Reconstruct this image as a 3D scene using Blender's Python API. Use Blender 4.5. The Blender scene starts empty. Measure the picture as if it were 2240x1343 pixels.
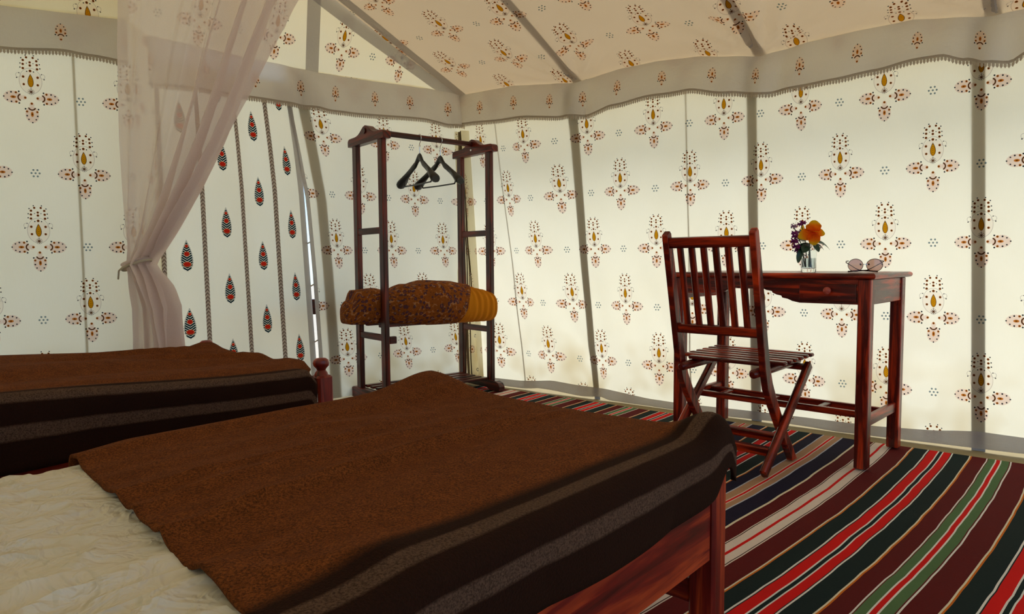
import bpy, bmesh, math, random
from mathutils import Vector, Matrix, noise
random.seed(7)
V = Vector
SC = bpy.context.scene
COL = SC.collection

# ------------------------------------------------------------------ camera, sky, sun, exposure
cam_d = bpy.data.cameras.new('camera')
cam_d.lens = 24.0
cam_d.sensor_width = 36.0
cam_d.clip_start = 0.02
cam = bpy.data.objects.new('camera', cam_d)
COL.objects.link(cam)
PITCH, ROLL, CAM_H = 0.0668, -0.0071, 0.8036
_c, _s = math.cos(PITCH), math.sin(PITCH)
_fw, _up, _rt = V((0, _c, -_s)), V((0, _s, _c)), V((1, 0, 0))
_r2 = _rt * math.cos(ROLL) + _up * math.sin(ROLL)
_u2 = _up * math.cos(ROLL) - _rt * math.sin(ROLL)
cam.matrix_world = Matrix(((_r2.x, _u2.x, -_fw.x, 0), (_r2.y, _u2.y, -_fw.y, 0), (_r2.z, _u2.z, -_fw.z, CAM_H), (0, 0, 0, 1)))
SC.camera = cam

SKY_STRENGTH, SUN_STRENGTH, EXPOSURE = 1.7, 1.45, 1.62
world = bpy.data.worlds.new('world')
SC.world = world
world.use_nodes = True
wt = world.node_tree
wt.nodes.clear()
_sky = wt.nodes.new('ShaderNodeTexSky')
_sky.sky_type = 'HOSEK_WILKIE'
_sky.turbidity = 2.4
_sky.ground_albedo = 0.5
_sky.sun_direction = V((0.366, 0.474, 0.80)).normalized()
_bg = wt.nodes.new('ShaderNodeBackground')
_bg.inputs['Strength'].default_value = SKY_STRENGTH
_wo = wt.nodes.new('ShaderNodeOutputWorld')
wt.links.new(_sky.outputs[0], _bg.inputs['Color'])
wt.links.new(_bg.outputs[0], _wo.inputs['Surface'])

sun_d = bpy.data.lights.new('sun', 'SUN')
sun_d.energy = SUN_STRENGTH
sun_d.angle = 0.60            # thin high haze softens the sun
sun_d.color = (1.0, 0.99, 0.97)
sun = bpy.data.objects.new('sun', sun_d)
COL.objects.link(sun)
sun.rotation_euler = V((-0.366, -0.474, -0.80)).to_track_quat('-Z', 'Y').to_euler()

vs = SC.view_settings
vs.view_transform = 'Standard'
vs.look = 'None'
vs.exposure = EXPOSURE
vs.gamma = 1.0
vs.use_curve_mapping = False
cy = SC.cycles
cy.max_bounces = 7
cy.diffuse_bounces = 4
cy.glossy_bounces = 4
cy.transmission_bounces = 6
cy.transparent_max_bounces = 12
cy.adaptive_threshold = 0.05
cy.sample_clamp_indirect = 6.0
cy.caustics_reflective = False
cy.caustics_refractive = False

# ------------------------------------------------------------------ colour + node expression helpers
def lin(c):
    c = c / 255.0
    return c / 12.92 if c <= 0.04045 else ((c + 0.055) / 1.055) ** 2.4
def rgb(r, g, b):
    return (lin(r), lin(g), lin(b), 1.0)

class X:
    """a scalar node socket with operators"""
    def __init__(s, nt, sock): s.nt, s.k = nt, sock
    def _o(s, op, b=None, c=None, rev=False):
        return s.nt.math(op, b, s, c) if rev else s.nt.math(op, s, b, c)
    def __add__(s, b): return s._o('ADD', b)
    __radd__ = __add__
    def __sub__(s, b): return s._o('SUBTRACT', b)
    def __rsub__(s, b): return s._o('SUBTRACT', b, rev=True)
    def __mul__(s, b): return s._o('MULTIPLY', b)
    __rmul__ = __mul__
    def __truediv__(s, b): return s._o('DIVIDE', b)
    def abs(s): return s._o('ABSOLUTE')
    def min(s, b): return s._o('MINIMUM', b)
    def max(s, b): return s._o('MAXIMUM', b)
    def lt(s, b): return s._o('LESS_THAN', b)
    def gt(s, b): return s._o('GREATER_THAN', b)
    def sin(s): return s._o('SINE')
    def wrap(s, lo, hi): return s.nt.math('WRAP', s, hi, lo)
    def pw(s, b): return s._o('POWER', b)

class NT:
    def __init__(s, name):
        s.m = bpy.data.materials.new(name)
        s.m.use_nodes = True
        s.t = s.m.node_tree
        s.t.nodes.clear()
        s.out = s.t.nodes.new('ShaderNodeOutputMaterial')
    def n(s, typ, **kw):
        nd = s.t.nodes.new(typ)
        for k, v in kw.items(): setattr(nd, k, v)
        return nd
    def put(s, sock, v):
        if isinstance(v, X): s.t.links.new(v.k, sock)
        elif isinstance(v, bpy.types.NodeSocket): s.t.links.new(v, sock)
        elif v is not None: sock.default_value = v
    def math(s, op, a, b=None, c=None):
        nd = s.n('ShaderNodeMath', operation=op)
        s.put(nd.inputs[0], a); s.put(nd.inputs[1], b); s.put(nd.inputs[2], c)
        return X(s, nd.outputs[0])
    def vec(s, x, y, z=0.0):
        nd = s.n('ShaderNodeCombineXYZ')
        s.put(nd.inputs[0], x); s.put(nd.inputs[1], y); s.put(nd.inputs[2], z)
        return nd.outputs[0]
    def dist(s, v, p):
        nd = s.n('ShaderNodeVectorMath', operation='DISTANCE')
        s.put(nd.inputs[0], v); nd.inputs[1].default_value = (p[0], p[1], 0)
        return X(s, nd.outputs['Value'])
    def uv(s):
        nd = s.n('ShaderNodeUVMap'); nd.uv_map = 'UVMap'
        sp = s.n('ShaderNodeSeparateXYZ')
        s.t.links.new(nd.outputs[0], sp.inputs[0])
        return X(s, sp.outputs[0]), X(s, sp.outputs[1]), nd.outputs[0]
    def noise(s, vec, scale, detail=3.0, rough=0.55, dist=0.0):
        nd = s.n('ShaderNodeTexNoise')
        if vec is not None: s.put(nd.inputs['Vector'], vec)
        nd.inputs['Scale'].default_value = scale
        nd.inputs['Detail'].default_value = detail
        nd.inputs['Roughness'].default_value = rough
        nd.inputs['Distortion'].default_value = dist
        return X(s, nd.outputs['Fac'])
    def mix(s, f, a, b):
        nd = s.n('ShaderNodeMix', data_type='RGBA')
        s.put(nd.inputs[0], f); s.put(nd.inputs[6], a); s.put(nd.inputs[7], b)
        return nd.outputs[2]
    def ramp(s, f, stops, interp='LINEAR'):
        nd = s.n('ShaderNodeValToRGB')
        nd.color_ramp.interpolation = interp
        el = nd.color_ramp.elements
        while len(el) < len(stops): el.new(0.5)
        for e, (p, c) in zip(el, stops): e.position = p; e.color = c
        s.put(nd.inputs[0], f)
        return nd.outputs[0]
    def mask(s, d, soft=0.0007):
        """1 where signed distance d < 0, soft edge"""
        nd = s.n('ShaderNodeMapRange')
        s.put(nd.inputs[0], d)
        nd.inputs[1].default_value = soft; nd.inputs[2].default_value = -soft
        nd.inputs[3].default_value = 0.0; nd.inputs[4].default_value = 1.0
        return X(s, nd.outputs[0])
    def objco(s):
        return s.n('ShaderNodeTexCoord').outputs['Object']
    def bump(s, h, strength=0.3, dist=0.002):
        nd = s.n('ShaderNodeBump')
        nd.inputs['Strength'].default_value = strength
        nd.inputs['Distance'].default_value = dist
        s.put(nd.inputs['Height'], h)
        return nd.outputs[0]
    def principled(s, color, rough=0.5, metal=0.0, spec=0.5, normal=None, **kw):
        nd = s.n('ShaderNodeBsdfPrincipled')
        s.put(nd.inputs['Base Color'], color)
        s.put(nd.inputs['Roughness'], rough)
        nd.inputs['Metallic'].default_value = metal
        nd.inputs['Specular IOR Level'].default_value = spec
        if normal is not None: s.put(nd.inputs['Normal'], normal)
        for k, v in kw.items(): s.put(nd.inputs[k], v)
        return nd.outputs[0]
    def cloth(s, color, tcolor=None, trans=0.5, normal=None):
        d = s.n('ShaderNodeBsdfDiffuse'); t = s.n('ShaderNodeBsdfTranslucent')
        s.put(d.inputs['Color'], color); s.put(t.inputs['Color'], color if tcolor is None else tcolor)
        if normal is not None: s.put(d.inputs['Normal'], normal); s.put(t.inputs['Normal'], normal)
        return s.mixsh(trans, d.outputs[0], t.outputs[0])
    def mixsh(s, f, a, b):
        mx = s.n('ShaderNodeMixShader')
        s.put(mx.inputs[0], f)
        s.t.links.new(a, mx.inputs[1]); s.t.links.new(b, mx.inputs[2])
        return mx.outputs[0]
    def done(s, sh):
        s.t.links.new(sh, s.out.inputs['Surface'])
        return s.m

# ------------------------------------------------------------------ block-print motifs (procedural)
C_BROWN, C_ORANGE = rgb(82, 44, 16), rgb(184, 106, 30)
C_DARK, C_PINK = rgb(34, 32, 34), rgb(226, 194, 168)
C_GOLD, C_TEAL = rgb(196, 132, 14), rgb(70, 92, 92)
LAT_A, LAT_B = 0.386, 0.64

def lattice(nt, ux, uy):
    xa, ya = ux.wrap(-LAT_A/2, LAT_A/2), uy.wrap(-LAT_B/2, LAT_B/2)
    xb, yb = (ux + LAT_A/2).wrap(-LAT_A/2, LAT_A/2), (uy + LAT_B/2).wrap(-LAT_B/2, LAT_B/2)
    sel = (xa.abs() * (2/LAT_A) + ya.abs() * (2/LAT_B)).lt(1.0)
    return xb + (xa - xb) * sel, yb + (ya - yb) * sel

def dots(nt, v, lst):
    d = None
    for (a, b, r) in lst:
        e = nt.dist(v, (a, b)) - r
        d = e if d is None else d.min(e)
    return d

def petal_colour(nt, col, l, t):
    """leaf shaped sprig; l runs from its stalk outwards, t = |across|"""
    v = nt.vec(l, t)
    pe = nt.dist(nt.vec((l - 0.071) / 0.034, t / 0.026), (0, 0)) * 0.03 - 0.03
    scal = (l * 900.0).sin() * 0.0009
    col = nt.mix(nt.mask(pe + scal, 0.0015) * 0.75, col, C_PINK)
    col = nt.mix(nt.mask(nt.dist(v, (0.030, 0)) - 0.010, 0.0015) * 0.6, col, C_PINK)
    o = dots(nt, v, [(0.0235, 0, 0.0052), (0.058, 0.0195, 0.0048)])
    drop = nt.dist(nt.vec((l - 0.069) / 1.9, t), (0, 0)) - 0.0056
    col = nt.mix(nt.mask(o.min(drop)), col, C_ORANGE)
    br = dots(nt, v, [(0.0235, 0, 0.003), (0.058, 0.0195, 0.0028)])
    cres = nt.dist(v, (0.037, 0)) - 0.0135
    cres = (cres.abs() - 0.0028).max(0.041 - l)
    col = nt.mix(nt.mask(br.min(cres).min(drop + 0.0032)), col, C_BROWN)
    dk = dots(nt, v, [(0.047, 0.0245, 0.003), (0.076, 0.0200, 0.003), (0.091, 0.0140, 0.0026), (0.104, 0.0, 0.0026)])
    return nt.mix(nt.mask(dk - 0.0004), col, C_DARK)

def body_colour(nt, col, x, y):
    """the crowned upper part of the motif; x = |across|"""
    v = nt.vec(x, y)
    col = nt.mix(nt.mask(nt.dist(nt.vec(x / 0.044, (y - 0.068) / 0.048), (0, 0)) * 0.045 - 0.045, 0.002) * 0.22, col, C_PINK)
    line = (nt.dist(nt.vec(x / 0.043, (y - 0.072) / 0.054), (0, 0)) - 1.0).abs() * 0.045 - 0.0007
    line = line.min((nt.dist(v, (0.046, 0.094)) - 0.0095).abs() - 0.0007)
    col = nt.mix(nt.mask(line, 0.0007) * 0.6, col, rgb(120, 92, 88))
    w = (y - 0.045) / 0.057                     # tear drop: round below, pointed above
    half = (1.0 - w) * 0.034 * (w.max(0.0001).pw(0.62))
    tear = (x - half).max(0.045 - y).max(y - 0.102)
    col = nt.mix(nt.mask(tear), col, C_BROWN)
    spot = ((x * 900.0).sin() * ((y * 760.0).sin()))
    gold = nt.mix(spot.gt(0.45) * 0.8, C_GOLD, C_BROWN)
    col = nt.mix(nt.mask(tear + 0.0022), col, gold)
    ring = [(0.0275, 0.0885, 0.0053), (0.0265, 0.0565, 0.0050), (0.0125, 0.1705, 0.0047), (0.0255, 0.158, 0.0050), (0.0265, 0.1415, 0.0050),
            (0.027, 0.124, 0.0052), (0.0, 0.1505, 0.0048), (0.0, 0.1375, 0.0052), (0.0, 0.1145, 0.0056)]
    col = nt.mix(nt.mask(dots(nt, v, ring)), col, C_ORANGE)
    col = nt.mix(nt.mask(dots(nt, v, [(a, b, r * 0.76) for a, b, r in ring])), col, C_BROWN)
    dk = dots(nt, v, [(0.0155, 0.1795, 0.0026), (0.0325, 0.1665, 0.0026), (0.0365, 0.1445, 0.0026), (0.0375, 0.127, 0.0027),
                      (0.0128, 0.1115, 0.0026), (0.0125, 0.146, 0.0019), (0.043, 0.103, 0.0021), (0.052, 0.0825, 0.0026), (0.0, 0.0395, 0.0018)])
    col = nt.mix(nt.mask(dk), col, C_DARK)
    st = nt.dist(v, (0.0, 0.026))
    star = st - 0.0105
    arms = (x - 0.0014).min((y - 0.026).abs() - 0.0014).min(((x - (y - 0.026).abs()).abs() - 0.0018))
    col = nt.mix(nt.mask(star.max(arms).min(st - 0.004)), col, C_BROWN)
    return nt.mix(nt.mask((st - 0.0125).abs() - 0.0006) * 0.6, col, C_DARK)

def motif_colour(nt, col, x, y):
    ax = x.abs()
    b = body_colour(nt, col, ax, y)
    l, t = ax.max(0.0 - y), ax.min(y.abs())
    p = petal_colour(nt, col, l, t)
    return nt.mix(y.gt(ax * 0.9), p, b)

def flower_d(nt, x, y):
    """ring of six dots round a seventh"""
    r = nt.math('SQRT', x * x + y * y)
    a = nt.math('ARCTAN2', y, x).wrap(-math.pi/6, math.pi/6)
    v = nt.vec(r * nt.math('COSINE', a), r * nt.math('SINE', a))
    return nt.dist(v, (0.0155, 0)).min(r), r

def cloth_base(nt, uvv, base, stain):
    n1 = nt.noise(uvv, 3.0, 2.0)
    col = nt.mix(n1 * 0.30, base, stain)
    low = ((0.45 - (nt._uy + 1.51)) * 2.2).max(0.0) * ((n1 - 0.46).max(0.0)) * 5.0     # damp stains near the foot
    col = nt.mix(low.min(0.7), col, rgb(206, 184, 134))
    weave = nt.noise(nt.vec(nt._ux * 60.0, nt._uy * 5.0), 6.0, 1.0)
    return nt.mix(weave * 0.14, col, stain)

def print_material(name, base, stain, trans, tmul=1.0):
    nt = NT(name)
    ux, uy, uvv = nt.uv(); nt._ux, nt._uy = ux, uy
    col = cloth_base(nt, uvv, base, stain)
    bp = None
    plain = nt.cloth(col, None, trans, bp)
    x, y = lattice(nt, ux, uy - 0.04)
    y = y + 0.04
    pc = motif_colour(nt, col, x, y)
    fx, fy = lattice(nt, ux, uy - LAT_B/2)
    fd, fr = flower_d(nt, fx, fy)
    pc = nt.mix(nt.mask(fd - 0.0038), pc, C_TEAL)
    pc = nt.mix(nt.mask(fd - 0.0016) * 0.7, pc, rgb(176, 186, 178))
    printed = nt.cloth(pc, None, trans, bp)
    region = (x.abs().lt(0.112) * y.lt(0.19) * y.gt(-0.112)).max(fr.lt(0.026))
    return nt.done(nt.mixsh(region, plain, printed))

def valance_material(name, base, stain, trans):
    nt = NT(name)
    ux, uy, uvv = nt.uv(); nt._ux, nt._uy = ux, uy
    col = cloth_base(nt, uvv, base, stain)
    bp = nt.bump(nt.noise(nt.vec(ux * 10.0, uy * 14.0), 3.0, 4.0), 0.4, 0.006)
    plain = nt.cloth(col, None, trans, bp)
    x = ux.wrap(-0.13, 0.13)
    l = uy + 0.112                       # uy = 0 at mid height of the band
    l = (l - 0.063) * 1.12 + 0.010
    pc = petal_colour(nt, col, l, x.abs() * 1.15)
    printed = nt.cloth(pc, None, trans, bp)
    return nt.done(nt.mixsh(x.abs().lt(0.032), plain, printed))

def door_material(name, base, stain, trans):
    nt = NT(name)
    ux, uy, uvv = nt.uv(); nt._ux, nt._uy = ux, uy
    col = cloth_base(nt, uvv, base, stain)
    bp = None
    plain = nt.cloth(col, None, trans, bp)
    A, B = 0.4, 0.345                    # columns 0.2 m apart, every other one half a step lower
    xa, ya = ux.wrap(-A/2, A/2), uy.wrap(-B/2, B/2)
    xb, yb = (ux + A/2).wrap(-A/2, A/2), (uy + B/2).wrap(-B/2, B/2)
    sel = xa.abs().lt(A/4)
    x, y = (xb + (xa - xb) * sel).abs(), yb + (ya - yb) * sel
    w = (y + 0.072) / 0.15
    half = (w.max(0.0001).pw(0.5)) * ((1.0 - w).max(0.0)) * 0.066
    inside = (x - half).max(0.0 - (y + 0.072)).max(y - 0.078)
    fr = ((y * 520.0) - (x * 360.0)).sin()
    c2 = nt.mix(nt.mask(inside - 0.002 + fr * 0.003, 0.001) * (fr.gt(-0.78)), col, rgb(18, 40, 42))
    v = nt.vec(x, y)
    f = nt.dist(nt.vec(x * 0.7, y), (0, -0.040)) - 0.0115
    f = f.min(nt.dist(v, (0, 0.012)) - 0.0115).min(nt.dist(v, (0, 0.052)) - 0.0068)
    c2 = nt.mix(nt.mask(f - 0.0018, 0.001) * 0.7, c2, rgb(226, 150, 90))
    c2 = nt.mix(nt.mask(f), c2, rgb(176, 34, 20))
    printed = nt.cloth(c2, None, trans, bp)
    return nt.done(nt.mixsh(x.lt(0.034), plain, printed))

def plain_cloth(name, base, stain, trans, sx=10.0, sy=6.0):
    nt = NT(name)
    ux, uy, uvv = nt.uv(); nt._ux, nt._uy = ux, uy
    col = cloth_base(nt, uvv, base, stain)
    bp = nt.bump(nt.noise(nt.vec(ux * sx, uy * sy), 4.0, 4.0), 0.4, 0.004)
    return nt.done(nt.cloth(col, None, trans, bp))

def wood(name, dark, mid, light, rough=0.38, grain=1.0):
    nt = NT(name)
    ux, uy, uvv = nt.uv()
    n = nt.noise(nt.vec(ux * 3.0 * grain, uy * 38.0 * grain), 1.0, 5.0, 0.62, 0.6)
    n2 = nt.noise(nt.vec(ux * 1.7, uy * 6.0), 1.6, 3.0)
    col = nt.ramp(n * 0.75 + n2 * 0.25, [(0.34, dark), (0.50, mid), (0.68, light)])
    r = n2 * 0.25 + (rough - 0.1)
    return nt.done(nt.principled(col, r, 0.0, 0.45, nt.bump(n, 0.15, 0.001)))

def simple(name, color, rough=0.5, metal=0.0, spec=0.5, var=0.0, **kw):
    nt = NT(name)
    col = color
    if var:
        n = nt.noise(nt.objco(), 18.0, 3.0)
        col = nt.mix(n * var, color, tuple(c * 0.35 for c in color[:3]) + (1,))
    return nt.done(nt.principled(col, rough, metal, spec, None, **kw))

M = {}
CREAM, CREAM_ST = rgb(249, 243, 218), rgb(230, 214, 166)
M['wall'] = print_material('printed_canvas_wall', CREAM, CREAM_ST, 0.55)
M['roof'] = print_material('printed_canvas_roof', rgb(232, 220, 204), rgb(206, 188, 164), 0.50)
M['valance'] = valance_material('valance_cotton', rgb(224, 218, 210), rgb(196, 186, 174), 0.40)
M['door'] = door_material('door_canvas', CREAM, CREAM_ST, 0.55)
M['strap'] = plain_cloth('grey_webbing', rgb(160, 160, 164), rgb(130, 130, 134), 0.08, 20, 20)
M['strap_roof'] = plain_cloth('grey_roof_webbing', rgb(178, 174, 174), rgb(150, 146, 146), 0.30, 20, 20)
M['edging'] = plain_cloth('grey_edging', rgb(206, 202, 198), rgb(176, 170, 164), 0.40, 20, 20)
M['skirt'] = plain_cloth('grey_mud_skirt', rgb(206, 202, 200), rgb(150, 142, 136), 0.30, 8, 30)
M['fringe'] = plain_cloth('cotton_fringe', rgb(190, 178, 160), rgb(140, 126, 108), 0.25, 60, 60)
M['fly'] = plain_cloth('outer_fly_canvas', rgb(234, 214, 176), rgb(206, 182, 138), 0.52)
M['canvas'] = plain_cloth('plain_canvas', CREAM, CREAM_ST, 0.5)
M['khaki'] = plain_cloth('khaki_seam', rgb(150, 134, 104), rgb(92, 76, 52), 0.2, 30, 30)
def _sheet():
    nt = NT('crumpled_cotton_sheet')
    ux, uy, uvv = nt.uv()
    a = nt.noise(uvv, 7.0, 3.0, 0.5, 1.2)
    b = nt.noise(uvv, 19.0, 3.0, 0.55, 0.8)
    h = (1.0 - (a - 0.5).abs() * 7.0).max(0.0) + (1.0 - (b - 0.5).abs() * 7.0).max(0.0) * 0.5
    col = nt.mix(a * 0.4, rgb(236, 226, 210), rgb(214, 202, 182))
    return nt.done(nt.cloth(col, None, 0.06, nt.bump(h, 0.55, 0.010)))
M['sheet'] = _sheet()
M['wood'] = wood('red_brown_wood', rgb(22, 4, 3), rgb(96, 18, 8), rgb(222, 68, 20), 0.26)
M['wood_bed'] = wood('bed_wood', rgb(48, 8, 7), rgb(126, 28, 18), rgb(212, 84, 34), 0.32, 0.8)
M['wood_dark'] = wood('rack_wood', rgb(20, 5, 3), rgb(66, 17, 8), rgb(140, 44, 16), 0.30)
M['knob'] = wood('knob_wood', rgb(150, 60, 50), rgb(190, 84, 70), rgb(222, 120, 104), 0.3)
M['black'] = simple('black_plastic', rgb(22, 21, 20), 0.32, 0, 0.5)
M['chrome'] = simple('chrome', (0.8, 0.8, 0.8, 1), 0.18, 1.0)
M['cord'] = simple('cotton_cord', rgb(196, 184, 160), 0.9, 0, 0.1, 0.4)
M['cord_dark'] = simple('jute_cord', rgb(92, 76, 52), 0.9, 0, 0.1, 0.4)
M['sand'] = simple('pale_sand', rgb(222, 210, 188), 0.95, 0, 0.05, 0.25)
M['ground'] = simple('khaki_groundsheet', rgb(166, 150, 112), 0.9, 0, 0.1, 0.35)
M['mattress'] = simple('mattress_ticking', rgb(190, 178, 158), 0.95, 0, 0.1)
M['leaf'] = simple('dark_leaf', rgb(22, 62, 40), 0.35, 0, 0.5, 0.4)
M['stem'] = simple('green_stem', rgb(70, 104, 52), 0.5, 0, 0.3)
M['purple'] = simple('purple_petal', rgb(150, 52, 130), 0.6, 0, 0.2, 0.5)
M['pale_purple'] = simple('pale_purple_petal', rgb(196, 158, 190), 0.6, 0, 0.2, 0.4)
M['frame_metal'] = simple('dark_wire', rgb(52, 30, 22), 0.3, 0.6)
def _glass():
    nt = NT('clear_glass')
    return nt.done(nt.principled((0.96, 0.99, 0.98, 1), 0.02, 0, 0.5, None, **{'Transmission Weight': 1.0, 'IOR': 1.45}))
M['glass'] = _glass()
def _water():
    nt = NT('water')
    return nt.done(nt.principled((0.93, 0.95, 0.88, 1), 0.02, 0, 0.5, None, **{'Transmission Weight': 1.0, 'IOR': 1.33}))
M['water'] = _water()
def _lens():
    nt = NT('brown_tinted_lens')
    tr = nt.n('ShaderNodeBsdfTransparent'); tr.inputs[0].default_value = (0.56, 0.34, 0.28, 1)
    gl = nt.n('ShaderNodeBsdfGlossy'); gl.inputs['Roughness'].default_value = 0.05
    df = nt.n('ShaderNodeBsdfDiffuse'); df.inputs['Color'].default_value = rgb(150, 96, 82)
    a = nt.mixsh(0.35, tr.outputs[0], df.outputs[0])
    return nt.done(nt.mixsh(0.08, a, gl.outputs[0]))
M['lens'] = _lens()
def _orange():
    nt = NT('orange_petal')
    ux, uy, uvv = nt.uv()
    n = nt.noise(nt.vec(ux * 2.0, uy * 9.0), 3.0, 4.0)
    col = nt.ramp(ux + (n - 0.5) * 0.35, [(0.1, rgb(232, 78, 18)), (0.62, rgb(238, 120, 22)), (0.92, rgb(224, 178, 36))])
    return nt.done(nt.cloth(col, None, 0.35))
M['orange'] = _orange()
def _sheer():
    nt = NT('sheer_muslin')
    ux, uy, uvv = nt.uv()
    d = nt.n('ShaderNodeBsdfDiffuse'); t = nt.n('ShaderNodeBsdfTranslucent'); tr = nt.n('ShaderNodeBsdfTransparent')
    d.inputs['Color'].default_value = rgb(240, 226, 222); t.inputs['Color'].default_value = rgb(244, 230, 226)
    n = nt.noise(nt.vec(ux * 40.0, uy * 40.0), 6.0, 2.0)
    a = nt.mixsh(0.6, d.outputs[0], t.outputs[0])
    return nt.done(nt.mixsh(n * 0.12 + 0.70, tr.outputs[0], a))
M['sheer'] = _sheer()
def _blanket():
    nt = NT('brown_wool_blanket')
    s, l, uvv = nt.uv()                  # s: metres past the near top edge
    fz = nt.noise(nt.objco(), 300.0, 2.0, 0.8)
    fz2 = nt.noise(nt.objco(), 26.0, 4.0, 0.6)
    base = nt.mix(fz2, rgb(100, 50, 19), rgb(150, 84, 38))
    wob = nt.noise(nt.vec(l * 9.0, s * 2.0), 1.0, 2.0) * 0.006 - 0.003
    sw = s + wob + 0.012
    dark, grey = rgb(40, 20, 12), rgb(112, 86, 70)
    border = nt.mask(-0.070 - sw, 0.012)
    col = nt.mix(border, base, dark)
    g1 = nt.mask((sw + 0.022).abs() - 0.015, 0.0025)
    g2 = nt.mask((sw - 0.050).abs() - 0.014, 0.0025)
    col = nt.mix(g1.max(g2) * (fz * 0.5 + 0.55), col, grey)
    col = nt.mix(((fz - 0.38) * 4.0).max(0.0).min(1.0) * 0.74, col, (0.014, 0.006, 0.003, 1))
    sh = nt.principled(col, 0.95, 0, 0.08, nt.bump(fz, 0.6, 0.004), **{'Sheen Weight': 0.05, 'Sheen Roughness': 0.7, 'Sheen Tint': rgb(150, 96, 54)})
    return nt.done(sh)
M['blanket'] = _blanket()
def _quilt():
    nt = NT('block_printed_quilt')
    ux, uy, uvv = nt.uv()
    big = nt.noise(uvv, 16.0, 3.0, 0.6)
    vor = nt.n('ShaderNodeTexVoronoi'); vor.inputs['Scale'].default_value = 42.0
    nt.put(vor.inputs['Vector'], uvv)
    vd = X(nt, vor.outputs['Distance'])
    vor2 = nt.n('ShaderNodeTexVoronoi'); vor2.inputs['Scale'].default_value = 75.0
    nt.put(vor2.inputs['Vector'], uvv)
    vd2 = X(nt, vor2.outputs['Distance'])
    col = nt.mix(big, rgb(160, 86, 26), rgb(104, 60, 26))
    col = nt.mix(vd.lt(0.40) * 0.85, col, rgb(66, 44, 58))
    col = nt.mix(vd.lt(0.13) * 0.8, col, rgb(168, 90, 60))
    col = nt.mix(vd2.lt(0.22) * 0.7, col, rgb(64, 44, 24))
    col = nt.mix(vd2.gt(0.74) * 0.35, col, rgb(206, 160, 110))
    bp = nt.bump(nt.noise(uvv, 30.0, 3.0), 0.6, 0.006)
    return nt.done(nt.principled(col, 0.9, 0, 0.1, bp))
M['quilt'] = _quilt()
def _mustard():
    nt = NT('mustard_cotton')
    ux, uy, uvv = nt.uv()
    n = nt.noise(nt.vec(ux * 30.0, uy * 4.0), 2.0, 3.0)
    col = nt.mix(n, rgb(214, 136, 24), rgb(186, 110, 20))
    return nt.done(nt.principled(col, 0.9, 0, 0.1, nt.bump(n, 0.5, 0.006)))
M['mustard'] = _mustard()
def _rug():
    nt = NT('striped_cotton_rug')
    at = nt.n('ShaderNodeAttribute'); at.attribute_name = 'stripe'
    co = nt.objco()
    n = nt.noise(co, 9.0, 4.0)
    f = nt.noise(co, 240.0, 2.0, 0.7)
    col = nt.mix(n * 0.22, at.outputs['Color'], (0.02, 0.012, 0.01, 1))
    col = nt.mix(f * 0.07, col, (0.16, 0.12, 0.10, 1))
    return nt.done(nt.principled(col, 0.92, 0, 0.1, nt.bump(f, 0.35, 0.002)))
M['rug'] = _rug()

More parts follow.
